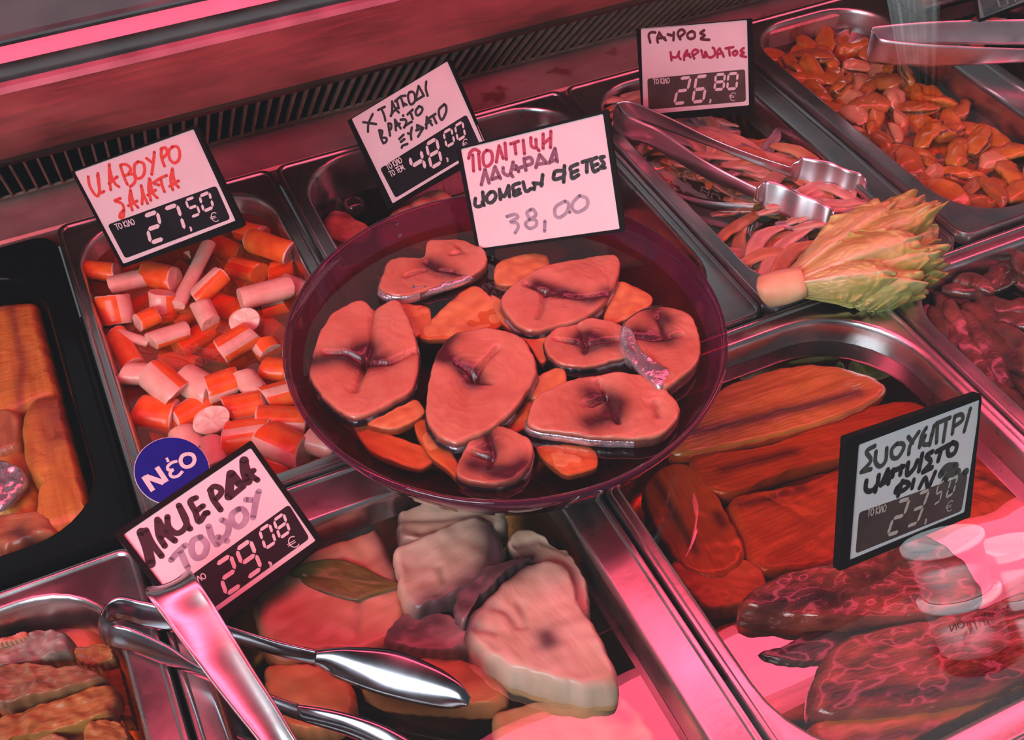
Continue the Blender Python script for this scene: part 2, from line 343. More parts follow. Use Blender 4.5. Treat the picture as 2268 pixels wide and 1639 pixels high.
def rrect(x0, x1, y0, y1, r, z, k=8, side=5):
    pts = []
    for cx_, cy_, a0 in ((x1 - r, y1 - r, 0), (x0 + r, y1 - r, 90), (x0 + r, y0 + r, 180), (x1 - r, y0 + r, 270)):
        for i in range(k + 1):
            a = math.radians(a0 + 90 * i / k); pts.append(Vector((cx_ + r * math.cos(a), cy_ + r * math.sin(a), z)))
    return pts
def pan(name, label, x0, x1, y0, y1, ml, mr, mb, mf, rin, depth, m, z=0, cat='pan', rout=.011, bead=.0013):
    rings = []
    for ins, zz in ((0, -.009), (0, -.001), (.0009, bead * .75), (.0022, bead), (.0036, bead * .6), (.0046, -.0008), (.0062, -.001)):
        rings.append(rrect(x0 + ins, x1 - ins, y0 + ins, y1 - ins, max(.002, rout - ins), zz))
    a, b, c_, d = x0 + ml, x1 - mr, y0 + mf, y1 - mb
    for ins, zz in ((-.0015, -.0008), (0, -.0014), (.0012, -.0028), (.0022, -.006), (.0055, -depth * .5), (.009, -depth + .014), (.013, -depth + .005), (.022, -depth)):
        rings.append(rrect(a + ins, b - ins, c_ + ins, d - ins, max(.004, rin - ins), zz))
    N = len(rings[0]); cx_, cy_ = (x0 + x1) / 2, (y0 + y1) / 2
    V = [(p.x - cx_, p.y - cy_, p.z) for r in rings for p in r]; F = []
    for i in range(len(rings) - 1):
        for k in range(N): F.append((i * N + k, i * N + (k + 1) % N, (i + 1) * N + (k + 1) % N, (i + 1) * N + k))
    V.append((0, 0, -depth)); L = len(V) - 1; i = len(rings) - 1
    for k in range(N): F.append((i * N + k, i * N + (k + 1) % N, L))
    # outer shell under the rim, so that the pan has a wall thickness
    base = len(V)
    for ins, zz in ((.001, -.003), (.003, -depth * .5), (.007, -depth + .012), (.02, -depth - .0015)):
        for p in rrect(a + ins - .003, b - ins + .003, c_ + ins - .003, d - ins + .003, max(.004, rin - ins), zz): V.append((p.x - cx_, p.y - cy_, p.z))
    for i in range(3):
        for k in range(N): F.append((base + i * N + k, base + i * N + (k + 1) % N, base + (i + 1) * N + (k + 1) % N, base + (i + 1) * N + k))
    F.append(tuple(base + 3 * N + k for k in range(N)))
    o = obj(name, V, F, m, None, True, loc=(cx_, cy_, z)); tag(o, label, cat)
    md = o.modifiers.new('sharp', 'EDGE_SPLIT'); md.split_angle = math.radians(50)
    o['inner'] = [a, b, c_, d, rin]
    return o
def liquid(name, label, p, zl, depth, m, cat='marinade'):
    a, b, c_, d, r = p['inner']; ins = .0022 + .0033 * min(1, -zl / (depth * .5))
    top = rrect(a + ins, b - ins, c_ + ins, d - ins, r - ins, zl); N = len(top); ins2 = .0145
    bot = rrect(a + ins2, b - ins2, c_ + ins2, d - ins2, max(.004, r - ins2), -depth + .0045)
    V = top + bot; F = [tuple(range(N)), tuple(range(2 * N - 1, N - 1, -1))] + [(i, (i + 1) % N, N + (i + 1) % N, N + i) for i in range(N)]
    o = obj(name, V, F, m, None, False); return tag(o, label, cat, None, 'stuff')
def lathe(name, prof, m, loc, parent=None, seg=96):
    V = []; F = []; n = len(prof)
    for r, z in prof:
        for k in range(seg):
            a = 2 * math.pi * k / seg; V.append((r * math.cos(a), r * math.sin(a), z))
    for i in range(n - 1):
        for k in range(seg): F.append((i * seg + k, i * seg + (k + 1) % seg, (i + 1) * seg + (k + 1) % seg, (i + 1) * seg + k))
    F.append(tuple(range(seg))); F.append(tuple(range((n - 1) * seg, n * seg)))
    return obj(name, V, F, m, parent, True, loc=loc)
def cylx(name, x0, x1, y, z, r, m, parent=None, seg=24):
    V = []; F = []
    for x in (x0, x1):
        for k in range(seg):
            a = 2 * math.pi * k / seg; V.append((x, y + r * math.cos(a), z + r * math.sin(a)))
    for k in range(seg): F.append((k, (k + 1) % seg, seg + (k + 1) % seg, seg + k))
    F += [tuple(range(seg)), tuple(range(seg, 2 * seg))]
    return obj(name, V, F, m, parent)
ORD = ['zeroth', 'first', 'second', 'third', 'fourth', 'fifth', 'sixth', 'seventh', 'eighth', 'ninth', 'tenth', 'eleventh', 'twelfth', 'thirteenth', 'fourteenth', 'fifteenth', 'sixteenth', 'seventeenth', 'eighteenth', 'nineteenth', 'twentieth']
def grid_labels(objs, nrows, what, where, group, cat):
    """tell look-alikes apart by the row they lie in (from the back) and their place in it (from the left)"""
    s = sorted(objs, key=lambda o: -o.location.y); per = math.ceil(len(s) / nrows)
    for r in range(nrows):
        row = sorted(s[r * per:(r + 1) * per], key=lambda o: o.location.x)
        for i, o in enumerate(row):
            wh = o.get('look', what)
            tag(o, f'{wh}, {ORD[i + 1]} from left, {ORD[r + 1]} row from back, {where}', cat, group)

# ---------------------------------------------------------------- the display case
case = empty('display_case', (.3, .1, -.16), 'steel refrigerated counter with a slotted air grille behind the pans', 'display counter')
LC = Vector(case.location)
def incase(o):
    o.parent = case; o.matrix_parent_inverse = Matrix.Translation(-LC); return o
X0, X1 = -.75, 1.5
incase(extr('well_floor', [(-.42, -.16), (.40, -.16), (.40, -.155), (-.42, -.155)], X0, X1, M['void']))
incase(extr('front_wall', [(-.50, -.3), (-.455, -.3), (-.455, .004), (-.46, .02), (-.475, .02), (-.50, 0)], X0, X1, M['steel']))
incase(extr('rear_strip', [(.327, -.02), (.327, -.004), (.329, -.002), (.3535, .0), (.355, -.0012), (.382, .0), (.382, -.02)], X0, X1, M['steel_stain']))
incase(extr('support_rail', [(-.012, -.03), (.006, -.03), (.006, -.011), (-.012, -.011)], X0, X1, M['steel']))
# overhanging back panel: grille edge, sloping face, rolled ridge, upstand, ledge
prof = [(.309, .0755), (.31, .0785), (.3335, .1157)]
back = [(.345, .113), (.33, .075), (.312, .071)]
incase(extr('rolled_trim', [(.3322, .1152), (.3345, .1192), (.337, .1218), (.340, .123), (.343, .1226), (.3455, .1205), (.366, .1205), (.3705, .127), (.3725, .1298), (.375, .131), (.3795, .131), (.3795, .112), (.34, .112)], X0, X1, M['steel_trim']))
incase(extr('back_panel', prof + back, X0, X1, M['steel_panel']))
incase(extr('service_ledge', [(.3785, .1295), (.384, .1325), (.43, .135), (1.05, .142), (1.05, .12), (.385, .118)], X0, X1, M['steel_ledge']))
# the grille: thin slats between two rails, a dark duct behind
g0 = Vector((0, .377, .001)); g1 = Vector((0, .3095, .0752)); gd = (g1 - g0); gn = Vector((0, gd.z, -gd.y)).normalized() * -1
V = []; F = []
def gbar(x0, x1, s0, s1, d):
    b = len(V)
    for dn in (0, d):
        for x, s in ((x0, s0), (x1, s0), (x1, s1), (x0, s1)): V.append(Vector((x, 0, 0)) + g0 + gd * s - gn * dn)
    for f in ((0, 1, 2, 3), (7, 6, 5, 4), (0, 4, 5, 1), (1, 5, 6, 2), (2, 6, 7, 3), (3, 7, 4, 0)): F.append(tuple(b + i for i in f))
gx = -.42
while gx < 1.2:
    gbar(gx, gx + .0017, .05, .93, .004); gx += .0099
gbar(X0, X1, 0, .05, .002); gbar(X0, X1, .93, 1, .002)
incase(obj('air_grille', V, F, M['slat'], smooth=False))
incase(extr('air_duct', [(.384, -.02), (.47, -.02), (.47, .07), (.33, .07), (.33, .066), (.465, .066), (.465, -.015), (.384, -.015)], X0, X1, M['void']))
# sloping front glass and the canopy it leans on, unseen and added as overhead shade
sl = math.radians(67); pd = Vector((0, math.cos(sl), math.sin(sl))); pn = Vector((0, -math.sin(sl), math.cos(sl)))
A = Vector((0, -.456, .016)); B_ = A + pd * .525
gv = [Vector((x, 0, 0)) + q + pn * d for d in (0, .004) for x, q in ((X0, A), (X1, A), (X1, B_), (X0, B_))]
incase(obj('front_glass', gv[:4], [(0, 1, 2, 3)], M['pane'], smooth=False))
incase(box('shade_canopy', (X0, -.255, .5), (X1, .5, .525), M['shade_canopy']))  # unseen, added to keep light from above off the pans
incase(box('canopy_post', (X0, .42, .13), (X0 + .03, .45, .5), M['steel'])); incase(box('canopy_post', (X1 - .03, .42, .13), (X1, .45, .5), M['steel']))
lampo = empty('strip_lamp', (.4, -.02, .5), 'pink twin tube strip lamp above the pans, seen only in its reflections', 'lamp')
for o in (extr('housing', [(-.075, .4995), (.035, .4995), (.035, .475), (.02, .482), (-.06, .482), (-.075, .475)], -.6, 1.4, M['enamel']), cylx('tube', -.58, 1.38, -.0385, .462, .0185, M['lamp']), cylx('tube', -.58, 1.38, -.0005, .462, .0185, M['lamp'])):
    o.parent = lampo; o.matrix_parent_inverse = Matrix.Translation(-Vector(lampo.location))

# ---------------------------------------------------------------- pans and what they stand in
P_crab = pan('steel_pan', 'narrow steel pan holding the orange crab stick salad', .000, .1745, 0, .325, .009, .011, .013, .012, .045, .1, M['steel'])
P_octo = pan('steel_pan', 'wide steel pan behind the purple bowl, under the 48,00 tag', .1765, .4415, 0, .325, .014, .008, .006, .03, .05, .1, M['steel'])
P_anch = pan('steel_pan', 'narrow steel pan of pale anchovy fillets', .4435, .6165, 0, .325, .015, .022, .013, .012, .045, .1, M['steel'])
P_mus = pan('steel_pan', 'steel pan full of shelled mussels', .6185, .8035, .001, .345, .018, .026, .011, .015, .05, .1, M['steel'], z=.004)
P_far = pan('steel_pan', 'shadowed steel pan beyond the mussels, at the far right corner', .8065, .99, .001, .345, .012, .012, .012, .012, .05, .1, M['steel'])
P_lak = pan('steel_pan', 'steel pan of large pale tuna pieces in oil, in front of the bowl', -.0055, .259, -.3275, -.0025, .015, .024, .03, .02, .05, .1, M['steel'])
P_mac = pan('steel_pan', 'steel pan of reddish smoked mackerel fillets', .2615, .524, -.3275, -.0025, .010, .007, .013, .02, .07, .1, M['steel'])
P_dark = pan('steel_pan', 'steel pan of dark shredded fish at the right edge', .5265, .79, -.3275, -.0025, .014, .012, .012, .02, .05, .1, M['steel'])
P_ll = pan('steel_pan', 'steel pan of brown pickled fish in the lower left corner', -.2735, -.0085, -.3295, -.0035, .02, .0195, .011, .02, .05, .1, M['steel'])
P_blk = pan('black_tray', 'glossy black plastic tray of amber smoked fillets', -.275, -.0015, .001, .318, .03, .0175, .03, .022, .045, .06, M['black'], cat='tray', bead=.001, rout=.018)
liquid('salad_oil', 'orange oil around the crab sticks', P_crab, -.0185, .1, M['oil_orange'], 'oil')
liquid('brine', 'dark brine in the octopus pan', P_octo, -.04, .1, M['oil_dark'], 'brine')
liquid('oil', 'pale oil over the anchovy fillets', P_anch, -.0165, .1, M['oil_clear'], 'oil')
liquid('oil', 'amber oil over the mussels', P_mus, -.024, .1, M['oil_amber'], 'oil').location.z = .004
liquid('oil', 'clear oil over the large tuna pieces', P_lak, -.022, .1, M['oil_clear'], 'oil')
liquid('oil', 'red amber oil over the mackerel fillets', P_mac, -.02, .1, M['oil_red'], 'oil')
liquid('marinade', 'dark marinade under the shredded fish', P_dark, -.026, .1, M['oil_dark'], 'marinade')
liquid('marinade', 'brown marinade around the pickled fish chunks', P_ll, -.03, .1, M['oil_amber'], 'marinade')
liquid('marinade', 'dark liquid in the shadowed far pan', P_far, -.025, .1, M['oil_dark'], 'marinade')

# ---------------------------------------------------------------- bowl
BC = Vector((.2446, .0143, .0015))
bowl = lathe('glass_bowl', [(.0001, 0), (.06, 0), (.085, .0035), (.112, .014), (.129, .03), (.1372, .046), (.1402, .0535), (.1392, .0562), (.137, .0552), (.1345, .048), (.1255, .033), (.108, .019), (.083, .0085), (.06, .006), (.0001, .006)], M['bowl'], BC)
tag(bowl, 'purple glass bowl of fish slices standing across the pan rims', 'bowl')
lq = lathe('bowl_oil', [(.0001, .0085), (.06, .0085), (.083, .011), (.108, .0215), (.1245, .0345), (.1292, .040), (.0001, .040)], M['oil_bowl'], BC)
lq.data.polygons.foreach_set('use_smooth', [False] * len(lq.data.polygons))
tag(lq, 'clear oil around the fish slices in the purple bowl', 'oil', None, 'stuff')
# ---------------------------------------------------------------- price tags
SEG = {'0': 'abcdef', '1': 'bc', '2': 'abged', '3': 'abgcd', '4': 'fgbc', '5': 'afgcd', '6': 'afgedc', '7': 'abc', '8': 'abcdefg', '9': 'abcdfg'}
GLY = {'T': [[(0, 1), (.8, 1)], [(.4, 1), (.4, 0)]], 'O': [[(.4, 1), (.1, .8), (.0, .5), (.1, .2), (.4, 0), (.7, .2), (.8, .5), (.7, .8), (.4, 1)]], 'K': [[(0, 1), (0, 0)], [(.65, 1), (.02, .5), (.7, 0)]], 'I': [[(.1, 1), (.1, 0)]],
       'L': [[(0, 0), (.35, 1), (.7, 0)]], 'E': [[(.6, 1), (0, 1), (0, 0), (.6, 0)], [(0, .52), (.5, .52)]], 'M': [[(0, 0), (.08, 1), (.42, .25), (.76, 1), (.84, 0)]], '.': [[(.08, .05), (.12, .05)]], ' ': []}
ADV = {'T': .95, 'O': 1.0, 'K': .85, 'I': .35, 'L': .85, 'E': .8, 'M': 1.05, '.': .3, ' ': .5}
def tagbuild(name, label, quad, zs, T, white, panel, strokes, digits, caption=(), euro=None, comma=(), panel_m='ink', stem=None, bar=.0, dig_m='paper', border=None, cat='price tag', extra=()):
    """quad: frame corners TL TR BR BL; zs: heights of TL TR BL; T: the transform of the traced coordinates"""
    tf = lambda p: (T[0] + p[0] / T[2], T[1] + p[1] / T[2])
    q = [tf(p) for p in quad]
    a, b, d = U(*q[0], zs[0]), U(*q[1], zs[1]), U(*q[3], zs[2])
    ex = (b - a).normalized(); nn = ex.cross(a - d).normalized()
    if nn.dot(CAM - a) < 0: nn = -nn
    ey = nn.cross(ex)
    c = UP(*[(q[0][i] + q[1][i] + q[2][i] + q[3][i]) / 4 for i in (0, 1)], a, nn)
    root = bpy.data.objects.new(name, None); C.objects.link(root); root.empty_display_size = .01
    root.matrix_world = Matrix.Translation(c) @ Matrix((ex, ey, nn)).transposed().to_4x4()
    tag(root, label, cat)
    def L(p):
        v = UP(*tf(p), a, nn) - c; return Vector((v.dot(ex), v.dot(ey)))
    def prism(nm, pts, z0, z1, m, hole=None):
        n = len(pts); V = [(p.x, p.y, z1) for p in pts] + [(p.x, p.y, z0) for p in pts]
        if hole:
            V += [(p.x, p.y, z1) for p in hole] + [(p.x, p.y, z0) for p in hole]
            F = []
            for i in range(n):
                j = (i + 1) % n
                F += [(i, j, 2 * n + j, 2 * n + i), (n + j, n + i, 3 * n + i, 3 * n + j), (i, n + i, n + j, j), (2 * n + i, 2 * n + j, 3 * n + j, 3 * n + i)]
        else: F = [tuple(range(n)), tuple(range(2 * n - 1, n - 1, -1))] + [(i, n + i, n + (i + 1) % n, (i + 1) % n) for i in range(n)]
        return obj(nm, V, F, m, root, False)
    def rounded(pts, r):
        out = []
        for i, p in enumerate(pts):
            u = (pts[i - 1] - p).normalized() * r; v = (pts[(i + 1) % 4] - p).normalized() * r
            for t in (0, .25, .5, .75, 1): out.append((p + u) * (1 - t) ** 2 + p * 2 * t * (1 - t) + (p + v) * t * t)
        return out
    quadL = [L(p) for p in quad]; whL = [L(p) for p in white]
    cc = sum(whL, Vector((0, 0))) / 4
    hole = [cc + (p - cc) * .985 for p in whL]
    prism('frame', rounded(quadL, .0015), -.0035, .0012, M['frame'], rounded(hole, .0012))
    prism('back_plate', rounded([cc + (p - cc) * 1.005 for p in whL], .001), -.003, -.0012, M['frame'])
    card = prism('card', rounded(whL, .0016), -.0009, .0002, M['card'])
    if panel: prism('price_panel', rounded([L(p) for p in panel], .0025), .0002, .0004, M[panel_m])
    def ribbons(nm, lines, m, z, smooth_=True):
        V = []; F = []
        for k, (pl, wd) in enumerate(lines):
            P = smooth_open(pl, 5) if smooth_ else pl
            zz = z + k * .000004
            def disc(p, r):
                b0 = len(V)
                for i in range(10): V.append((p.x + r * math.cos(i * .6283), p.y + r * math.sin(i * .6283), zz))
                F.append(tuple(range(b0, b0 + 10)))
            b0 = len(V)
            for i, p in enumerate(P):
                t = (P[min(i + 1, len(P) - 1)] - P[max(i - 1, 0)])
                t = t.normalized() if t.length > 1e-9 else Vector((1, 0)); s = Vector((-t.y, t.x)) * wd / 2
                V.append((*(p + s), zz)); V.append((*(p - s), zz))
            for i in range(len(P) - 1): F.append((b0 + 2 * i, b0 + 2 * i + 1, b0 + 2 * i + 3, b0 + 2 * i + 2))
            disc(P[0], wd / 2); disc(P[-1], wd / 2)
        return obj(nm, V, F, m, root, False)
    for m_, wd, lines in strokes:
        ribbons('handwriting', [([L(p) for p in (ln[1] if isinstance(ln[0], float) else ln)], ln[0] if isinstance(ln[0], float) else wd) for ln in lines], M[m_], .0004)
    # seven-segment figures
    if digits:
        V = []; F = []
        for ch, tl, tr, bl in digits:
            tl, tr, bl = L(tl), L(tr), L(bl); uu = tr - tl; vv = bl - tl; asp = vv.length / max(uu.length, 1e-6); th = .2; ty = th / asp * 1.15
            def hx(u0, v0, u1, v1, horiz):
                g = .035
                if horiz: pts = [(u0 + g, v0), (u0 + th * .55 + g, v0 - ty / 2), (u1 - th * .55 - g, v0 - ty / 2), (u1 - g, v0), (u1 - th * .55 - g, v0 + ty / 2), (u0 + th * .55 + g, v0 + ty / 2)]
                else: pts = [(u0, v0 + g * .6), (u0 + th / 2, v0 + ty * .55 + g * .6), (u0 + th / 2, v1 - ty * .55 - g * .6), (u0, v1 - g * .6), (u0 - th / 2, v1 - ty * .55 - g * .6), (u0 - th / 2, v0 + ty * .55 + g * .6)]
                b0 = len(V)
                for u, v in pts: V.append((*(tl + uu * u + vv * v), .00062))
                F.append(tuple(range(b0, b0 + 6)))
            l, r, t, mI, bo = th / 2, 1 - th / 2, ty / 2, .5, 1 - ty / 2
            for s in SEG[ch]:
                {'a': lambda: hx(l, t, r, t, 1), 'g': lambda: hx(l, mI, r, mI, 1), 'd': lambda: hx(l, bo, r, bo, 1), 'f': lambda: hx(l, t, l, mI, 0), 'b': lambda: hx(r, t, r, mI, 0), 'e': lambda: hx(l, mI, l, bo, 0), 'c': lambda: hx(r, mI, r, bo, 0)}[s]()
        obj('price_digits', V, F, M[dig_m], root, False)
    lines = []; eul = []; col = []
    for txt, p0, p1, hpx in caption:
        a0, a1 = L(p0), L(p1); tot = sum(ADV[ch] for ch in txt) - .15; uu = (a1 - a0) / tot; vv = Vector((-uu.y, uu.x)).normalized() * (hpx / T[2]) * (a1 - a0).length / max(1e-6, (Vector(tf(p1)) - Vector(tf(p0))).length); x = 0
        for ch in txt:
            for g in GLY[ch]: lines.append(([a0 + uu * (x + u) + vv * v for u, v in g], vv.length * .16))
            x += ADV[ch]
    if euro:
        (ec, up, h) = euro; e0 = L(ec); e1 = L((ec[0] + up[0], ec[1] + up[1])); vv = (e1 - e0).normalized(); uu = Vector((vv.y, -vv.x)); hh = (L((ec[0], ec[1] - h / 2)) - e0).length
        eul.append(([e0 + uu * hh * (.15 + .8 * math.cos(t)) + vv * hh * .95 * math.sin(t) for t in [math.radians(k) for k in range(50, 320, 15)]], hh * .17))
        for dv in (.16, -.16): eul.append(([e0 + uu * hh * -.95 + vv * hh * dv, e0 + uu * hh * .35 + vv * hh * dv], hh * .14))
    for p in comma:
        k = L(p); col.append(([k, k + Vector((.0002, -.0008)), k + Vector((-.0005, -.0022))], .0016))
    for nm_, ls_ in (('printed_caption', lines), ('euro_sign', eul), ('comma', col)):
        if ls_: ribbons(nm_, ls_, M[dig_m], .00064, True)
    for fn in extra: fn(L, ribbons, prism)
    for ch in list(root.children):
        if ch.name.split('.')[0] in ('price_panel', 'handwriting', 'price_digits', 'printed_caption', 'euro_sign', 'comma', 'paper_flap'): ch.parent = card
    if stem:
        s0, s1 = U(*tf(stem[0]), 0), None
        p0 = UP(*tf(stem[0]), a, nn); p1 = U(*tf(stem[1]), stem[2]); mw = root.matrix_world.inverted()
        V = []; F = []
        for p, e in ((p0, 0), (p1, 1)):
            qv = mw @ p
            for dx, dz in ((-.0022, -.0028), (.0022, -.0028), (.0022, -.0008), (-.0022, -.0008)): V.append((qv.x + dx, qv.y, qv.z + dz))
        F = [(0, 1, 2, 3), (4, 5, 6, 7), (0, 1, 5, 4), (1, 2, 6, 5), (2, 3, 7, 6), (3, 0, 4, 7)]
        obj('prong', V, F, M['clearplastic'], root, False)
    return root
TA = (150, 270, 5.1225)
tagbuild('price_tag', 'white price tag with red handwriting and price 27,50 in the crab stick pan', [(45, 560), (1455, 45), (2010, 1185), (625, 1655)], (.072, .110, .006), TA, [(65, 560), (1440, 65), (1925, 1120), (628, 1620)], [(455, 1165), (1685, 722), (1848, 1100), (655, 1548)],
    [('pen_red', .0022, [[(235, 620), (250, 720), (300, 810), (345, 840), (362, 760), (345, 580)], [(340, 600), (352, 700), (375, 800), (415, 785)], [(475, 480), (475, 640), (490, 770)], [(470, 490), (500, 620), (540, 700), (585, 735)], [(470, 700), (565, 620)],
      [(600, 500), (640, 620), (680, 710)], [(600, 490), (660, 480), (715, 530), (690, 590), (640, 610)], [(690, 590), (755, 600), (765, 680), (710, 735)], [(800, 450), (760, 490), (760, 580), (790, 640), (850, 620), (875, 550), (860, 470), (800, 450)],
      [(895, 410), (960, 460)], [(985, 340), (975, 450), (955, 595)], [(1065, 300), (1065, 400), (1100, 500)], [(1060, 310), (1110, 290), (1130, 350), (1080, 410)], [(1190, 280), (1150, 330), (1160, 420), (1215, 465), (1265, 420), (1270, 330), (1240, 280), (1190, 280)],
      [(600, 865), (535, 895), (610, 920), (640, 985), (600, 1040), (595, 1085), (630, 1080), (640, 1000)], [(715, 770), (705, 890), (735, 1000)], [(715, 780), (745, 900), (800, 970)], [(690, 950), (790, 895)], [(835, 720), (850, 820), (845, 930)], [(835, 720), (870, 840), (910, 925)],
      [(930, 640), (920, 760), (945, 890)], [(935, 650), (965, 800), (1020, 860)], [(910, 830), (1000, 770)], [(975, 690), (1050, 640), (1125, 605)], [(985, 700), (1040, 715)], [(1055, 645), (1080, 740), (1100, 790)], [(1190, 530), (1170, 650), (1195, 770)], [(1190, 540), (1215, 680), (1260, 740)], [(1160, 730), (1260, 665)]])],
    [('2', (845, 1050), (1030, 985), (935, 1400)), ('7', (1075, 970), (1255, 905), (1180, 1300)), ('5', (1325, 875), (1445, 830), (1400, 1095)), ('0', (1480, 830), (1615, 770), (1540, 1035))],
    [('TO KILO', (562, 1222), (772, 1155), 58)], ((1668, 1078), (-30, -80), 105), [(1395, 1195)], stem=((1330, 1480), (1370, 1640), -.03))
TB = (760, 120, 4.684)
tagbuild('price_tag', 'white price tag with black handwriting and price 48,00 in the octopus pan', [(50, 690), (1105, 52), (1515, 1035), (475, 1610)], (.031, .090, -.024), TB, [(80, 670), (1090, 60), (1492, 965), (512, 1560)], [(385, 1185), (1280, 625), (1432, 960), (545, 1492)],
    [('pen_black', .0021, [[(310, 620), (265, 720), (260, 805)], [(210, 705), (345, 725)], [(365, 580), (435, 545)], [(400, 565), (430, 640), (440, 690)], [(510, 490), (510, 580), (500, 640)], [(510, 500), (550, 570), (580, 605)], [(495, 640), (520, 600), (560, 560)],
      [(560, 480), (580, 560)], [(600, 440), (630, 540)], [(540, 490), (600, 440), (650, 430)], [(630, 510), (660, 525)], [(690, 395), (675, 440), (700, 520), (745, 490), (745, 420), (720, 390), (690, 395)], [(785, 330), (770, 400), (755, 480)], [(755, 480), (840, 430)], [(840, 430), (785, 330)], [(865, 285), (860, 360), (880, 430)],
      [(375, 790), (395, 870), (420, 925)], [(375, 790), (410, 800), (400, 860), (450, 870), (450, 905), (420, 925)], [(470, 720), (480, 790), (490, 845)], [(470, 720), (500, 725), (500, 770), (480, 790)], [(540, 680), (550, 790)], [(540, 680), (600, 770)], [(545, 750), (590, 720)], [(600, 680), (650, 680), (655, 720), (630, 770), (650, 740), (715, 700)], [(625, 635), (627, 640)],
      [(670, 625), (725, 575)], [(700, 600), (725, 670)], [(790, 540), (755, 590), (770, 635), (810, 610), (825, 560), (790, 540)], [(585, 880), (630, 835)], [(600, 910), (640, 880)], [(610, 970), (620, 950), (670, 930)], [(675, 820), (705, 830)], [(715, 760), (705, 830), (710, 885)], [(770, 735), (775, 790)], [(760, 790), (835, 765)], [(835, 765), (780, 855)], [(780, 740), (830, 765)],
      [(870, 650), (865, 770)], [(870, 655), (925, 735)], [(860, 730), (910, 690)], [(900, 660), (960, 620)], [(935, 640), (970, 715)], [(1055, 520), (1000, 570), (1000, 640), (1030, 680), (1070, 600), (1070, 540), (1050, 520)]])],
    [('4', (672, 1052), (815, 965), (735, 1290)), ('8', (848, 925), (978, 848), (912, 1205)), ('0', (1030, 808), (1130, 750), (1072, 980)), ('0', (1150, 738), (1245, 680), (1188, 912))],
    [('TO KILO', (468, 1205), (620, 1118), 50), ('TO TEM.', (500, 1272), (650, 1190), 50)], ((1275, 925), (-20, -60), 90), [(1080, 1080)], stem=((1000, 1360), (1040, 1480), -.035))
TC = (1000, 230, 4.9675)
def fold(L, ribbons, prism):
    prism('paper_flap', [L(p) for p in ((237, 1243), (1858, 1216), (1868, 1375), (300, 1598))], .0002, .00032, M['card'])
tagbuild('price_tag', 'larger white tag with faded handwriting and price 38,00 standing in the purple bowl', [(55, 490), (1718, 62), (1908, 1400), (285, 1622)], (.106, .146, .044), TC, [(92, 490), (1682, 95), (1868, 1380), (300, 1600)], None,
    [('pen_pink', .0023, [[(190, 600), (210, 530), (260, 500), (310, 530)], [(235, 560), (245, 740)], [(300, 545), (315, 720)], [(390, 510), (350, 560), (360, 670), (410, 680), (450, 620), (440, 530), (390, 510)], [(495, 640), (525, 460)], [(525, 460), (570, 600)], [(590, 430), (605, 610)], [(650, 440), (740, 410)], [(695, 430), (710, 550)], [(790, 400), (805, 550)], [(875, 370), (880, 460), (930, 480), (930, 390)], [(930, 470), (965, 515)], [(1010, 330), (1010, 490)], [(1095, 300), (1090, 480)], [(1010, 440), (1095, 370)]]),
     ('pen_violet', .0025, [[(330, 890), (370, 720)], [(370, 720), (415, 870)], [(440, 830), (480, 690)], [(480, 690), (540, 820)], [(445, 830), (530, 800)], [(570, 700), (575, 760), (640, 780), (680, 640)], [(650, 760), (675, 800)], [(710, 680), (740, 745)], [(700, 720), (790, 690)], [(800, 600), (820, 730)], [(800, 610), (870, 590), (890, 650), (820, 680)], [(930, 700), (970, 560)], [(970, 560), (1050, 650)], [(940, 665), (1045, 650)], [(1080, 650), (1140, 490)], [(1140, 490), (1165, 635)], [(1080, 640), (1160, 610)]]),
     ('pen_black', .0026, [[(265, 1040), (260, 1110), (300, 1130), (350, 1090), (345, 970)], [(340, 1080), (360, 1115)], [(430, 970), (390, 1020), (400, 1080), (450, 1080), (490, 1020), (470, 970), (430, 970)], [(530, 940), (540, 1050)], [(530, 960), (580, 1020), (630, 900)], [(630, 900), (640, 1020)], [(750, 870), (680, 900), (690, 960), (750, 940)], [(690, 960), (690, 1010), (760, 980)], [(790, 860), (820, 960), (880, 930)], [(920, 880), (910, 940)], [(1005, 780), (990, 900)], [(900, 870), (1000, 880)],
      [(1130, 770), (1130, 830), (1230, 800), (1240, 740), (1150, 740), (1130, 770)], [(1245, 680), (1235, 860)], [(1390, 660), (1310, 700), (1330, 750), (1390, 730)], [(1320, 750), (1330, 820), (1400, 780)], [(1440, 640), (1540, 610)], [(1490, 630), (1490, 750)], [(1600, 590), (1545, 620), (1550, 680), (1610, 660)], [(1550, 690), (1570, 745), (1620, 720)], [(1680, 580), (1640, 590), (1660, 630), (1680, 660), (1640, 700), (1690, 700)]]),
     ('pen_grey', .0024, [[(610, 1240), (700, 1215), (730, 1250), (650, 1300), (720, 1310), (735, 1360), (700, 1420)], [(870, 1165), (830, 1200), (870, 1260), (930, 1220), (900, 1160), (870, 1165)], [(860, 1270), (815, 1320), (860, 1370), (930, 1340), (930, 1280), (860, 1270)], [(1030, 1290), (1025, 1400)], [(1250, 1070), (1150, 1130), (1140, 1220), (1190, 1250), (1270, 1190), (1290, 1100), (1250, 1070)], [(1300, 1188), (1303, 1191)], [(1410, 1010), (1340, 1080), (1330, 1150), (1390, 1190), (1490, 1130), (1490, 1040), (1410, 1010)]])],
    [], stem=((430, 1600), (440, 1780), .03), extra=(fold,))
TD = (1400, 30, 7.125)
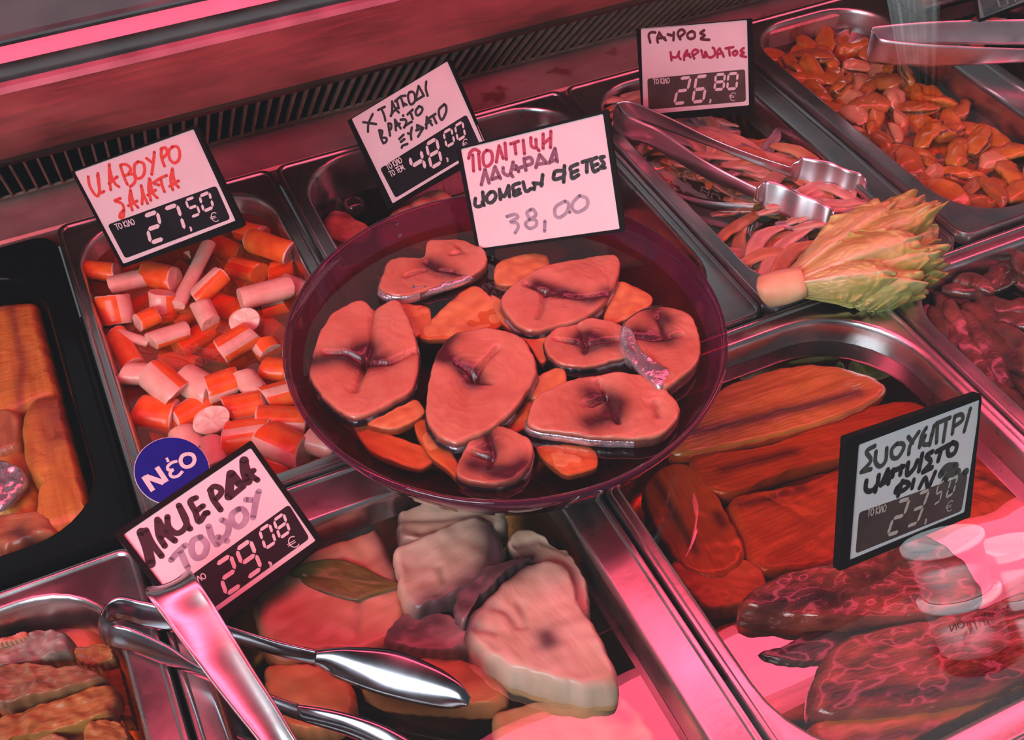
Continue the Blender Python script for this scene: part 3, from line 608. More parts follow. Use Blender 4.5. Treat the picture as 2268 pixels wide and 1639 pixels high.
tagbuild('price_tag', 'white price tag with plum handwriting and price 26,80 in the anchovy pan', [(75, 255), (1872, 75), (1912, 1575), (165, 1690)], (.056, .091, -.010), TD, [(128, 240), (1835, 88), (1868, 1455), (170, 1605)], [(243, 1028), (1785, 878), (1798, 1388), (262, 1515)],
    [('pen_plum', .0024, [[(290, 455), (265, 340), (310, 295), (370, 300)], [(410, 455), (400, 390), (435, 300)], [(430, 300), (480, 370), (535, 420)], [(420, 390), (520, 380)], [(565, 330), (630, 345)], [(660, 300), (660, 360), (655, 420)], [(765, 405), (725, 330), (745, 270), (800, 255), (835, 300), (770, 360)], [(940, 280), (880, 320), (885, 380), (935, 400), (990, 370), (985, 300), (940, 280)], [(1140, 265), (1080, 310), (1150, 345), (1085, 400), (1220, 415)]]),
     ('pen_pink', .0022, [[(610, 610), (625, 740)], [(615, 680), (700, 690), (745, 600)], [(745, 600), (740, 680), (770, 720)], [(825, 735), (825, 660), (870, 580)], [(870, 580), (880, 640), (925, 690)], [(840, 670), (910, 640)], [(985, 710), (950, 620), (1000, 570), (1050, 600), (970, 660)], [(1095, 580), (1125, 690)], [(1155, 690), (1160, 600), (1200, 680), (1260, 690), (1310, 640), (1300, 560), (1275, 540)], [(1350, 690), (1350, 600), (1385, 550)], [(1385, 550), (1450, 680)], [(1360, 640), (1430, 620)], [(1480, 550), (1600, 530)], [(1530, 545), (1545, 660)], [(1630, 590), (1590, 620), (1620, 660), (1665, 630), (1650, 590), (1630, 590)], [(1765, 545), (1715, 590), (1770, 620), (1710, 660), (1800, 685)]])],
    [('2', (745, 1000), (955, 975), (645, 1450)), ('6', (1005, 975), (1218, 950), (935, 1425)), ('8', (1312, 945), (1490, 928), (1285, 1225)), ('0', (1510, 930), (1692, 915), (1485, 1215))],
    [('TO KILO', (345, 1115), (598, 1095), 72)], ((1592, 1310), (12, -80), 130), [(1240, 1360)], panel_m='ink_brown', stem=((1200, 1600), (1210, 1700), -.03))
TE = (250, 960, 3.5625)
tagbuild('price_tag', 'white price tag with thick black handwriting and price 29,08 lying across the pan rims', [(12, 795), (1092, 58), (1668, 860), (690, 1650)], (.024, .03, -.002), TE, [(70, 800), (1090, 105), (1612, 850), (645, 1545)], [(470, 1228), (1388, 562), (1552, 830), (640, 1490)],
    [('pen_black', .0035, [(.0055, [(225, 780), (270, 900), (300, 1030)]), (.0052, [(915, 500), (930, 320)]), (.0056, [(1035, 215), (1040, 300), (1065, 380)]), (.005, [(1000, 400), (935, 320)]), [(260, 765), (310, 870), (385, 970)], [(350, 680), (360, 800), (410, 890)], [(360, 690), (420, 790), (490, 850)], [(370, 830), (430, 770)], [(430, 660), (440, 740), (500, 790), (560, 760), (580, 690), (520, 570)], [(520, 570), (590, 730), (610, 755)], [(655, 510), (610, 540), (650, 620), (680, 700), (730, 630)], [(650, 620), (710, 575)], [(745, 628), (747, 631)], [(770, 450), (790, 520), (850, 605)], [(765, 450), (800, 420), (850, 440), (850, 480), (800, 530)], [(920, 510), (1030, 420)], [(1040, 220), (1080, 320), (1140, 370)], [(1050, 340), (1110, 295)]]),
     ('pen_grey', .0036, [[(460, 1000), (510, 940), (570, 885)], [(530, 930), (570, 1020), (590, 1060)], [(690, 820), (630, 850), (620, 930), (660, 985), (720, 960), (740, 880), (690, 820)], [(755, 735), (780, 820), (820, 880)], [(820, 880), (900, 800), (910, 720), (860, 685)], [(830, 820), (900, 850)], [(990, 600), (940, 640), (940, 700), (990, 740), (1040, 700), (1050, 640), (1020, 600), (990, 600)], [(1050, 525), (1120, 530)], [(1150, 460), (1130, 530), (1105, 665)]])],
    [('2', (795, 1032), (935, 938), (890, 1300)), ('9', (955, 915), (1090, 820), (1055, 1170)), ('0', (1142, 765), (1240, 700), (1200, 930)), ('8', (1255, 685), (1350, 618), (1315, 848))],
    [('TO KILO', (540, 1255), (742, 1140), 52)], ((1422, 862), (-40, -60), 92), [(1235, 1022)])
TF = (1850, 860, 3.997)
tagbuild('price_tag', 'worn white price tag with smudged price 23,50 upright in the mackerel pan', [(90, 440), (1275, 38), (1182, 1132), (18, 1615)], (.092, .073, .020), TF, [(185, 490), (1292, 78), (1145, 1100), (105, 1532)], [(207, 1098), (1168, 760), (1112, 1085), (175, 1462)],
    [('pen_olive', .0029, [[(345, 510), (270, 560), (310, 640), (225, 740)], [(225, 740), (310, 715)], [(355, 560), (350, 650), (390, 690), (440, 640), (450, 530)], [(540, 490), (495, 540), (500, 610), (550, 610), (600, 530), (590, 490), (540, 490)], [(640, 430), (680, 480)], [(735, 385), (660, 500), (645, 580)], [(800, 350), (760, 420), (740, 520)], [(790, 420), (770, 490), (830, 480), (870, 330)], [(850, 400), (830, 500)], [(900, 310), (890, 480)], [(980, 270), (950, 470)], [(890, 310), (1010, 260)], [(1050, 260), (1030, 400)], [(1050, 250), (1110, 230), (1120, 280), (1040, 340)], [(1190, 180), (1135, 380)]]),
     ('pen_black', .0034, [[(270, 820), (265, 890), (300, 910), (360, 870), (380, 770)], [(350, 870), (350, 910)], [(400, 855), (460, 720)], [(460, 720), (465, 840)], [(400, 850), (470, 810)], [(510, 720), (500, 780)], [(580, 690), (570, 760)], [(490, 740), (600, 690)], [(640, 660), (630, 765), (690, 710), (720, 640)], [(765, 580), (735, 730)], [(855, 560), (800, 600), (840, 650), (770, 740)], [(770, 740), (850, 700)], [(890, 560), (1000, 500)], [(930, 550), (905, 640)], [(1030, 480), (990, 530), (1000, 590), (1050, 570), (1070, 500), (1030, 480)]]),
     ('pen_black', .0032, [[(540, 880), (530, 920), (600, 900), (650, 850), (600, 830), (540, 880)], [(590, 820), (550, 950)], [(690, 810), (675, 880)], [(740, 880), (790, 790), (810, 870)], [(830, 860), (880, 740)]]),
     ('pen_olive', .0055, [[(930, 760), (980, 700), (1060, 690)], [(960, 820), (1000, 760), (1080, 740)], [(1000, 930), (1080, 820), (1150, 740)]])],
    [('2', (545, 985), (668, 950), (438, 1318)), ('3', (730, 915), (842, 876), (612, 1240)), ('5', (900, 845), (965, 800), (858, 1042)), ('0', (1010, 800), (1090, 745), (962, 985))],
    [('TO KILO', (275, 1135), (440, 1085), 52)], ((1005, 1040), (10, -70), 90), [(795, 1160)], panel_m='ink_brown', dig_m='cream', stem=((520, 1440), (490, 1720), -.02))
TG = (2100, 0, 13.5)
tagbuild('price_tag', 'price tag with a teal price panel cut by the upper right picture corner', [(700, -700), (3100, -1500), (3550, -350), (900, 640)], (.125, .135, .05), TG, [(760, -700), (3000, -1450), (3480, -400), (920, 575)], [(880, -250), (3100, -1080), (3300, -450), (1070, 490)],
    [], [('6', (1300, -420), (1620, -540), (1520, 230)), ('8', (1760, -600), (2080, -720), (1990, 80))], panel_m='ink_teal')

# round sign
def sticker():
    cpx, a_, b_ = (380.5, 1043), 84, 75
    z = .016; c = U(*cpx, z)
    root = empty('round_sign', c, 'round dark blue sign reading NEO in pale letters on the pan rim', 'sign')
    root['label'] = 'round dark blue sign with pale lettering tucked behind the 29,08 tag'
    t = Vector((0, -.35, .94)).normalized(); ex = Vector((1, 0, 0)); ey = t.cross(ex)
    def L(p):
        v = UP(250 + p[0] / 3.5625, 960 + p[1] / 3.5625, c, t) - c; return Vector((v.dot(ex), v.dot(ey)))
    def W3(p, h): return ex * p.x + ey * p.y + t * h
    rim = [L((465 + 300 * math.cos(k * math.pi / 32), 297 + 268 * math.sin(k * math.pi / 32))) for k in range(64)]
    for nm, f, z0, z1, m in (('white_edge', 1, -.0012, 0, M['card']), ('blue_face', .982, 0, .0003, M['blue'])):
        V = [W3(p * f, z1) for p in rim] + [W3(p * f, z0) for p in rim]; n = 64
        obj(nm, V, [tuple(range(n)), tuple(range(2 * n - 1, n - 1, -1))] + [(i, n + i, n + (i + 1) % n, (i + 1) % n) for i in range(n)], m, root, False)
    V = []; F = []
    for k, (pl, wd) in enumerate([([(243, 340), (318, 455)], 42), ([(262, 342), (405, 392)], 46), ([(347, 268), (425, 385)], 42), ([(510, 222), (470, 232), (435, 262), (440, 290), (480, 290)], 27), ([(478, 288), (452, 318), (470, 345), (515, 338), (552, 300)], 27), ([(424, 195), (440, 228)], 22), ([(590, 163), (550, 180), (535, 220), (555, 258), (592, 267), (632, 245), (645, 205), (628, 172), (590, 163)], 34)]):
        P = smooth_open([L(p) for p in pl], 6); wl = wd / 3.5625 * .00025; b0 = len(V)
        for i, p in enumerate(P):
            tt = (P[min(i + 1, len(P) - 1)] - P[max(i - 1, 0)]).normalized(); s = Vector((-tt.y, tt.x)) * wl / 2
            V += [W3(p + s, .0006 + k * 1e-5), W3(p - s, .0006 + k * 1e-5)]
        F += [(b0 + 2 * i, b0 + 2 * i + 1, b0 + 2 * i + 3, b0 + 2 * i + 2) for i in range(len(P) - 1)]
    obj('lettering', V, F, M['paper'], root, False)
sticker()
# ---------------------------------------------------------------- fish slices in the bowl
KB = (580, 420, 2.1396)
def kb(pts): return cr(*KB, pts)
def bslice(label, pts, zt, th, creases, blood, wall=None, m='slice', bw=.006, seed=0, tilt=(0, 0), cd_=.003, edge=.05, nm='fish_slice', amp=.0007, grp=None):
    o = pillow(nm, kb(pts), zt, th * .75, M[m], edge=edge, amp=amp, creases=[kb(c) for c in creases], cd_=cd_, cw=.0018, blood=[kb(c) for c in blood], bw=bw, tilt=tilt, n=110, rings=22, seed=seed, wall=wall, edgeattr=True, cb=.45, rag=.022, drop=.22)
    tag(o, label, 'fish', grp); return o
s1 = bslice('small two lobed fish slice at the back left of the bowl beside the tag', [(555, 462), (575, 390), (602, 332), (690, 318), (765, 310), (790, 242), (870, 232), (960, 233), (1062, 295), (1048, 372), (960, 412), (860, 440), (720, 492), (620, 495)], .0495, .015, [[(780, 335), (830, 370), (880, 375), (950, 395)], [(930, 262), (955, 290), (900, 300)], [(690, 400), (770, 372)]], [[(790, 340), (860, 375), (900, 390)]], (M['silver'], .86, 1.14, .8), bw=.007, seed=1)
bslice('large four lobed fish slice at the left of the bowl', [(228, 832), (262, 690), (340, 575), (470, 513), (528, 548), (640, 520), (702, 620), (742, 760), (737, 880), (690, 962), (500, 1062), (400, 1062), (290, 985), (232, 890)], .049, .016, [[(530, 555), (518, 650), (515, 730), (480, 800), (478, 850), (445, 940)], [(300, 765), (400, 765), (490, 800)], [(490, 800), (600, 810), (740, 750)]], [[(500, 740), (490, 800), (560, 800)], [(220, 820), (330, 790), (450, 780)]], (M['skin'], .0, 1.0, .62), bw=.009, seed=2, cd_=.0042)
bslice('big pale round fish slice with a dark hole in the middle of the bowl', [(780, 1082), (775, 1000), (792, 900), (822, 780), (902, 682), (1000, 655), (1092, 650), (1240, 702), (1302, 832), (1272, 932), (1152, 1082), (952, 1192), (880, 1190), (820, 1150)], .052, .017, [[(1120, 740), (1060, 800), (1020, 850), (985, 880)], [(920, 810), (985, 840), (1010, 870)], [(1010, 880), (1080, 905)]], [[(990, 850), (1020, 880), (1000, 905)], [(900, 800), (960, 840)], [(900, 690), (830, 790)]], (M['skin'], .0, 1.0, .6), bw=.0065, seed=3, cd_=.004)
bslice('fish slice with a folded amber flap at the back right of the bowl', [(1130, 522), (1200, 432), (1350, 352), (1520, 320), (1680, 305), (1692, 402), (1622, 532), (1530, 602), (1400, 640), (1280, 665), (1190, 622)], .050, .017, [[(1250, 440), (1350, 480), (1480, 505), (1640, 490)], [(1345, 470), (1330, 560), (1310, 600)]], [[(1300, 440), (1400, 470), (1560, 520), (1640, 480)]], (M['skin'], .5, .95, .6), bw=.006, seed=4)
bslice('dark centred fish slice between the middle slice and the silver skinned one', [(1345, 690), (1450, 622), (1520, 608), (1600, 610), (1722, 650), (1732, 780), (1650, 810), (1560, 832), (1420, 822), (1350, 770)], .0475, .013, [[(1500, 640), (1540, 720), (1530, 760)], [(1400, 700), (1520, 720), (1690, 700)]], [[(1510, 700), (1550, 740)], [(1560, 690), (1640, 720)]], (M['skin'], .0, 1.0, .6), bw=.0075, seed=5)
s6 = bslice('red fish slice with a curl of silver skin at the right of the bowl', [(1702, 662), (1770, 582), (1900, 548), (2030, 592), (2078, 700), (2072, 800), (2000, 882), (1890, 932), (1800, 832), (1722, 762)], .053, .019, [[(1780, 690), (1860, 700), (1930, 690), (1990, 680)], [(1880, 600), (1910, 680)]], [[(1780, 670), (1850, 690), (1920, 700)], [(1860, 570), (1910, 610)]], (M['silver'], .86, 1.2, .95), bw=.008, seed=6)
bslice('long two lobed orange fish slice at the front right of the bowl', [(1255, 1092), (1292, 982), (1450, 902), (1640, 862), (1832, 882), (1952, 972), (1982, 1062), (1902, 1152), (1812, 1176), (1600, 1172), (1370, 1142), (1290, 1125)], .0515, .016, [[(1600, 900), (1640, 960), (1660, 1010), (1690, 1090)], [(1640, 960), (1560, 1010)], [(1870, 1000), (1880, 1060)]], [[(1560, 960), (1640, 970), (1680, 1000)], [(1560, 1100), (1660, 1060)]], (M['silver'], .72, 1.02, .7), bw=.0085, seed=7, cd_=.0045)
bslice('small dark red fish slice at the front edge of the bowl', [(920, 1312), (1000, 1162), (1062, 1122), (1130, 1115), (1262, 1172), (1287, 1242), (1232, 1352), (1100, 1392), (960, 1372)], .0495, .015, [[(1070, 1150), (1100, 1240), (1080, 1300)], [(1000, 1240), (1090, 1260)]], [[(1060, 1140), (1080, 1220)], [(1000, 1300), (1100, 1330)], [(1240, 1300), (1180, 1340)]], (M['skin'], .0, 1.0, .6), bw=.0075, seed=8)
def fold_on(par, pts, z, th, seed):
    f = pillow('silver_fold', kb(pts), z, th, M['silver'], edge=.5, amp=.0009, nscale=140, n=60, rings=10, seed=seed); mw = Matrix.Translation(f.location) @ f.rotation_euler.to_matrix().to_4x4()
    f.parent = par; f.matrix_parent_inverse = (Matrix.Translation(par.location) @ par.rotation_euler.to_matrix().to_4x4()).inverted(); tag(f, 'silver skin folded over the cut')
fold_on(s6, [(1698, 650), (1735, 628), (1765, 690), (1800, 750), (1865, 815), (1940, 858), (1915, 900), (1888, 932), (1820, 880), (1745, 800), (1705, 720)], .0545, .006, 3)
fold_on(s1, [(545, 468), (598, 425), (660, 446), (720, 448), (800, 445), (990, 398), (1005, 405), (910, 445), (760, 485), (650, 502), (570, 495)], .0485, .006, 4)
lows = [('amber fish flap with a glinting skin between the left and middle slices', [(745, 690), (830, 580), (985, 455), (1080, 500), (1142, 622), (1020, 680), (880, 700)], .042), ('amber fish flap at the back of the bowl under the price tag', [(1110, 440), (1112, 350), (1200, 308), (1350, 300), (1342, 402), (1220, 450)], .043), ('torn amber flap behind the silver skinned slice', [(1620, 610), (1660, 500), (1702, 432), (1830, 482), (1842, 542), (1702, 622)], .043), ('amber sliver tucked behind the large left slice', [(602, 540), (700, 535), (792, 552), (790, 640), (700, 702), (640, 620)], .042), ('amber sliver between the middle and lower right slices', [(1285, 900), (1350, 850), (1432, 842), (1432, 962), (1300, 990), (1240, 960)], .043), ('square amber piece at the front right of the bowl', [(1300, 1222), (1420, 1200), (1562, 1212), (1592, 1300), (1500, 1340), (1420, 1340)], .041), ('narrow amber flap left of the dark red slice', [(720, 1100), (800, 1082), (880, 1180), (962, 1392), (880, 1322), (780, 1240)], .041), ('amber sliver below the large left slice', [(500, 1085), (700, 982), (772, 1032), (740, 1080), (642, 1132), (550, 1122)], .043), ('dull red flap at the front left of the bowl', [(430, 1082), (560, 1142), (700, 1190), (832, 1252), (760, 1312), (640, 1290), (500, 1220)], .0375), ('amber piece below the middle slice', [(1040, 1090), (1160, 1060), (1260, 980), (1300, 1080), (1180, 1150), (1080, 1120)], .041), ('pale flap showing between the four slices at the centre', [(1080, 500), (1140, 520), (1280, 680), (1380, 700), (1330, 820), (1250, 720), (1130, 620)], .0425)]
for i, (lb, pts, zt) in enumerate(lows): bslice(lb, pts, zt, .010, [], [], None, 'slice_low', seed=20 + i, edge=.3, nm='fish_flap', amp=.001)

# ---------------------------------------------------------------- crab sticks
def chunk(p1, p2, dia, look, seed, skin=1, flat=.85, pale=.25):
    rnd = random.Random(seed); p1, p2 = Vector(p1), Vector(p2); c = (p1 + p2) / 2; ax = (p2 - p1); Ln = ax.length; ax.normalize()
    sd = ax.cross(Vector((0, 0, 1))).normalized(); nn = sd.cross(ax); r = dia / 2; seg = 30
    cut = [(rnd.uniform(-.45, .45), rnd.uniform(-.45, .45)) for _ in (0, 1)]
    st = [(-.5, .0), (-.5, .45), (-.5, .8), (-.5, .95), (-.47, 1.0), (-.3, 1), (-.1, 1), (.1, 1), (.3, 1), (.47, 1), (.5, .95), (.5, .8), (.5, .45), (.5, .0)]
    V = []; F = []; mi = []
    for q, s in st:
        e = 0 if q < 0 else 1; kk = cut[e]
        for j in range(seg):
            a = 2 * math.pi * j / seg; ca, sa = math.cos(a), math.sin(a); rr = r * s * (1 + .05 * noise.noise(Vector((ca * 1.5, sa * 1.5, seed + q * 2))))
            ww = (abs(q) / .5) ** 2
            off = ax * (q * Ln + (kk[0] * ca + kk[1] * sa) * rr * ww * .8 + (.0006 * noise.noise(Vector((ca * s * 3, sa * s * 3, seed))) if s < .96 else 0))
            V.append(off + sd * ca * rr + nn * sa * rr * flat)
    n = len(st)
    w0 = rnd.uniform(0, 6.28)
    for i in range(n - 1):
        for j in range(seg):
            F.append((i * seg + j, i * seg + (j + 1) % seg, (i + 1) * seg + (j + 1) % seg, (i + 1) * seg + j))
            a = 2 * math.pi * (j + .5) / seg; da = abs((a - w0 + math.pi) % (2 * math.pi) - math.pi)
            mi.append(0 if skin and 4 <= i <= n - 6 and da > pale * math.pi else 1)
    o = obj('crab_stick', V, F, [M['crab_skin'], M['crab_flesh']], None, True, loc=c, mats=mi)
    md = o.modifiers.new('e', 'EDGE_SPLIT'); md.split_angle = math.radians(48)
    o['look'] = look; return o
KC = (0, 480, 2.731); crabs = []
def ck(x0, y0, x1, y1, d, za, zb, look, skin=1, pale=.25, flat=.85, seed=None):
    (a, b), (c_, d_) = cr(*KC, [(x0, y0), (x1, y1)])
    A_, B2 = U(a, b, za), U(c_, d_, zb); m_ = (A_ + B2) / 2; A_ = m_ + (A_ - m_) * 1.18; B2 = m_ + (B2 - m_) * 1.18
    crabs.append(chunk(A_, B2, d / 2.731 * .00039, look, seed or len(crabs) * 3 + 1, skin, flat, pale))
OR, WH, PK, DEEP = 'orange skinned crab stick chunk', 'pale cut crab stick chunk', 'pinkish crab stick chunk', 'sunken orange crab stick chunk'
for a in [(505, 320, 690, 335, 112, -.012, -.012, OR, 1, .08), (690, 410, 890, 365, 112, -.014, -.016, WH, 0), (905, 345, 1050, 380, 150, -.015, -.015, OR, 1, .3), (1250, 190, 1090, 510, 82, -.012, -.016, PK, 0, .3, .7), (980, 470, 990, 610, 140, -.012, -.026, OR, 1, .3), (680, 490, 715, 640, 175, -.006, -.02, OR, 1, .2), (840, 640, 945, 595, 105, -.014, -.014, OR, 1, .1), (1330, 360, 1215, 470, 120, -.008, -.016, OR, 1, .25), (1215, 530, 1270, 640, 110, -.012, -.016, PK, 0), (1350, 810, 1510, 710, 150, -.012, -.012, OR, 1, .12), (1480, 630, 1500, 660, 165, -.008, -.022, WH, 1, .5, .75), (1475, 495, 1720, 430, 130, -.008, -.010, WH, 0), (1740, 215, 1540, 150, 145, -.010, -.014, WH, 1, .3), (1400, 300, 1560, 340, 130, -.026, -.026, DEEP), (1640, 340, 1770, 310, 130, -.026, -.026, DEEP), (930, 750, 1110, 690, 105, -.014, -.016, OR, 1, .4), (700, 700, 890, 760, 55, -.016, -.018, PK, 0), (710, 740, 800, 900, 125, -.02, -.022, OR, 1, .1), (745, 950, 920, 955, 120, -.010, -.012, PK, 0), (935, 960, 1060, 1070, 170, -.008, -.012, WH, 1, .45), (1120, 980, 1270, 1060, 165, -.014, -.016, WH, 0), (1260, 1050, 1410, 1000, 155, -.014, -.014, OR, 1, .1), (1470, 960, 1560, 1070, 120, -.010, -.014, PK, 0), (1390, 1170, 1600, 1130, 150, -.014, -.014, OR, 1, .1), (860, 1180, 1045, 1210, 185, -.02, -.022, OR, 1, .15), (1060, 1240, 1255, 1120, 140, -.022, -.022, OR, 1, .15), (1280, 1230, 1285, 1262, 175, -.008, -.024, WH, 1, .5, .72), (1100, 1310, 1190, 1400, 130, -.02, -.022, WH, 0), (1375, 1340, 1590, 1310, 170, -.014, -.014, OR, 1, .06), (1285, 1370, 1300, 1500, 115, -.014, -.018, WH, 0), (1630, 1340, 1830, 1430, 175, -.010, -.012, WH, 1, .4), (1600, 1230, 1850, 1240, 150, -.012, -.014, OR, 1, .2), (1850, 1340, 2010, 1390, 140, -.010, -.014, WH, 0), (1610, 920, 1720, 930, 130, -.016, -.016, WH, 1, .4), (1610, 1110, 1760, 1070, 150, -.014, -.014, OR, 1, .12), (1290, 520, 1450, 570, 130, -.028, -.028, DEEP), (1600, 560, 1720, 530, 110, -.024, -.024, WH, 0), (1090, 800, 1250, 690, 120, -.026, -.026, DEEP), (1440, 80, 1580, 110, 120, -.022, -.022, DEEP), (1500, 1210, 1640, 1290, 110, -.026, -.026, DEEP), (1640, 1470, 1760, 1510, 120, -.024, -.024, DEEP), (1080, 320, 1170, 370, 110, -.026, -.026, DEEP), (1590, 760, 1640, 830, 140, -.018, -.022, OR, 1, .2), (1730, 400, 1830, 440, 110, -.02, -.02, WH, 0), (1180, 900, 1000, 870, 110, -.034, -.034, DEEP), (1150, 560, 1050, 640, 120, -.034, -.034, DEEP), (1330, 900, 1460, 860, 110, -.036, -.036, DEEP), (900, 440, 1040, 520, 110, -.034, -.034, DEEP), (1450, 230, 1300, 160, 120, -.028, -.028, DEEP), (1560, 620, 1680, 720, 120, -.034, -.034, DEEP), (1740, 1240, 1900, 1290, 120, -.034, -.034, DEEP), (720, 300, 840, 240, 110, -.026, -.026, DEEP), (1140, 1480, 1260, 1400, 120, -.03, -.03, DEEP), (930, 1320, 1050, 1260, 120, -.034, -.034, DEEP), (1380, 1480, 1530, 1440, 130, -.026, -.026, DEEP)]:
    ck(*a)
for k in range(26):  # the layer that shows through the oil between them
    rnd = random.Random(500 + k); x, y, an = rnd.uniform(.03, .148), rnd.uniform(.04, .285), rnd.uniform(0, 3.14); d = Vector((math.cos(an), math.sin(an), 0)) * .014; c = Vector((x, y, -.047 + rnd.uniform(0, .008)))
    crabs.append(chunk(c - d, c + d, .021, DEEP, 900 + k))
grid_labels(crabs, 9, OR, 'salad pan', 'crab stick chunks in the salad pan', 'crab stick')
tag(pillow('olive_slice', cr(*KC, [(1205, 900), (1260, 872), (1340, 870), (1385, 900), (1370, 935), (1290, 945), (1230, 930)]), -.018, .006, M['bay'], edge=.4, n=40, rings=8), 'brownish olive slice among the orange crab sticks', 'olive')

# ---------------------------------------------------------------- smoked fillets in the black tray
def slab(nm, lb, pts, zt, th, m, cat='fish', **k):
    if m in ('fillet', 'fillet_brown'): k.setdefault('clip', P_blk); k.setdefault('rag', .012)
    return tag(pillow(nm, pts, zt, th, M[m], **k), lb, cat)
slab('smoked_fillet', 'long amber smoked fillet at the back of the black tray', cr(*KC, [(-90, 560), (-20, 500), (60, 482), (180, 478), (262, 540), (312, 700), (352, 822), (374, 905), (345, 1045), (240, 1090), (100, 1150), (-60, 1200), (-130, 900)]), -.012, .022, 'fillet', edge=.3, amp=.0009, blood=[[(20, 660), (50, 800), (40, 900)]], bw=.003, seed=3, n=90, rings=16)
slab('smoked_fillet', 'amber smoked fillet with a brown end in the middle of the black tray', [(44, 915), (68, 870), (130, 857), (162, 885), (178, 960), (200, 1030), (218, 1090), (222, 1140), (190, 1180), (130, 1215), (80, 1200), (76, 1120), (88, 1080), (50, 1020)], -.006, .024, 'fillet', edge=.3, amp=.001, blood=[[(90, 880), (120, 900), (130, 960)]], bw=.012, seed=5, n=90, rings=16, creases=[[(95, 930), (110, 960), (140, 945)]])
slab('smoked_fillet', 'small brown fillet end at the left picture edge beside the middle amber fillet', [(-25, 905), (36, 902), (48, 950), (40, 985), (0, 1000), (-30, 1000)], -.014, .02, 'fillet_brown', edge=.3, seed=7)
slab('smoked_fillet', 'amber fillet lying flat under the crumpled silver skin', [(-60, 985), (20, 975), (75, 1010), (85, 1080), (80, 1160), (0, 1140), (-60, 1130)], -.02, .016, 'fillet', edge=.3, seed=8)
slab('silver_skin', 'crumpled piece of silver fish skin at the left edge of the black tray', [(-20, 1020), (22, 1018), (58, 1050), (40, 1085), (0, 1118), (-20, 1110)], -.006, .009, 'silver', edge=.3, amp=.0018, nscale=110, seed=9)
slab('smoked_fillet', 'dark brown fillet at the front of the black tray', [(-20, 1145), (30, 1128), (100, 1127), (122, 1150), (118, 1180), (90, 1200), (40, 1225), (-20, 1200)], -.006, .018, 'fillet_brown', edge=.35, amp=.0015, seed=11, blood=[[(40, 1180), (70, 1200)]], bw=.006)
slab('smoked_fillet', 'low brown fillet in the front corner of the black tray', [(-30, 1200), (50, 1210), (110, 1190), (135, 1200), (100, 1222), (40, 1245), (-40, 1260)], -.016, .016, 'fillet_brown', edge=.3, seed=12)

# ---------------------------------------------------------------- pickled chunks, lower left pan
KL = (0, 1150, 3.351)
def ll(nm, lb, pts, zt, th, m, **k): return slab(nm, lb, cr(*KL, pts), zt, th, m, edge=.16, amp=.0022, nscale=75, n=110, rings=22, rag=.03, clip=P_ll, **k)
ll('pickled_chunk', 'grey skinned chunk at the back of the lower left pan', [(-60, 880), (60, 840), (180, 812), (480, 818), (532, 920), (482, 992), (270, 1042), (100, 1062), (-60, 1080)], -.02, .022, 'chunk_grey', seed=1, blood=[[(0, 1000), (250, 950)]], bw=.006)
ll('pickled_chunk', 'long brown chunk across the middle of the lower left pan', [(-60, 1090), (200, 1050), (420, 1090), (602, 1080), (762, 1130), (702, 1182), (400, 1282), (150, 1342), (-60, 1350)], -.018, .022, 'chunk', seed=2, blood=[[(100, 1180), (350, 1200)]], bw=.005, creases=[[(100, 1150), (300, 1170), (560, 1130)]])
ll('pickled_chunk', 'small amber chunk under the tongs in the lower left pan', [(540, 962), (640, 925), (760, 908), (882, 992), (782, 1062), (602, 1072)], -.026, .018, 'chunk_amber', seed=3)
ll('pickled_chunk', 'big amber brown chunk at the front of the lower left pan', [(150, 1402), (330, 1350), (500, 1302), (702, 1202), (852, 1222), (842, 1402), (702, 1482), (400, 1562), (100, 1642), (-60, 1720), (-60, 1480)], -.020, .024, 'chunk_amber', seed=4, blood=[[(300, 1450), (560, 1380)]], bw=.006, creases=[[(180, 1500), (420, 1420), (640, 1380)]])
ll('pickled_chunk', 'amber brown chunk against the right wall of the lower left pan', [(620, 1542), (762, 1472), (902, 1502), (960, 1620), (860, 1720), (640, 1720)], -.022, .022, 'chunk_amber', seed=5)
ll('pickled_chunk', 'sunken amber chunk along the right wall of the lower left pan', [(760, 1120), (900, 1080), (960, 1250), (1010, 1450), (900, 1480), (840, 1300)], -.036, .018, 'chunk_amber', seed=6)
ll('pickled_chunk', 'dark chunk at the bottom picture edge of the lower left pan', [(-60, 1740), (200, 1620), (420, 1580), (600, 1720), (300, 1900), (-60, 1900)], -.024, .02, 'chunk', seed=7)
ll('pink_scrap', 'pink wet scrap on the grey skinned chunk', [(-30, 880), (60, 830), (180, 822), (200, 860), (90, 900), (-30, 930)], -.0165, .006, 'lakerda_pink', seed=8)

# ---------------------------------------------------------------- large tuna pieces
KT = (700, 1000, 2.268)
def tk(nm, lb, pts, zt, th, m, blood=(), creases=(), **k): return slab(nm, lb, cr(*KT, pts), zt, th, m, edge=.14, drop=.35, amp=.0014, nscale=40, n=120, rings=22, rag=.02, clip=P_lak, cb=.35, blood=[cr(*KT, c) for c in blood], creases=[cr(*KT, c) for c in creases], **k)
tk('tuna_piece', 'large pink orange tuna piece under the bay leaf', [(-330, 700), (-200, 560), (50, 425), (250, 342), (330, 400), (372, 500), (442, 702), (432, 880), (330, 970), (200, 1010), (0, 1010), (-250, 1000)], -.016, .03, 'lakerda_pink', [[(300, 350), (370, 500), (420, 650)]], bw=.008, seed=1, creases=[[(150, 560), (220, 760), (210, 900)]])
tk('tuna_piece', 'pale rounded tuna piece at the back under the bowl edge', [(402, 402), (400, 320), (432, 242), (600, 216), (760, 230), (900, 262), (962, 332), (902, 422), (760, 440), (600, 442), (450, 442)], -.008, .03, 'lakerda', [[(380, 330), (400, 420)]], bw=.006, seed=2, creases=[[(420, 330), (620, 330), (800, 310)], [(520, 400), (700, 370)]])
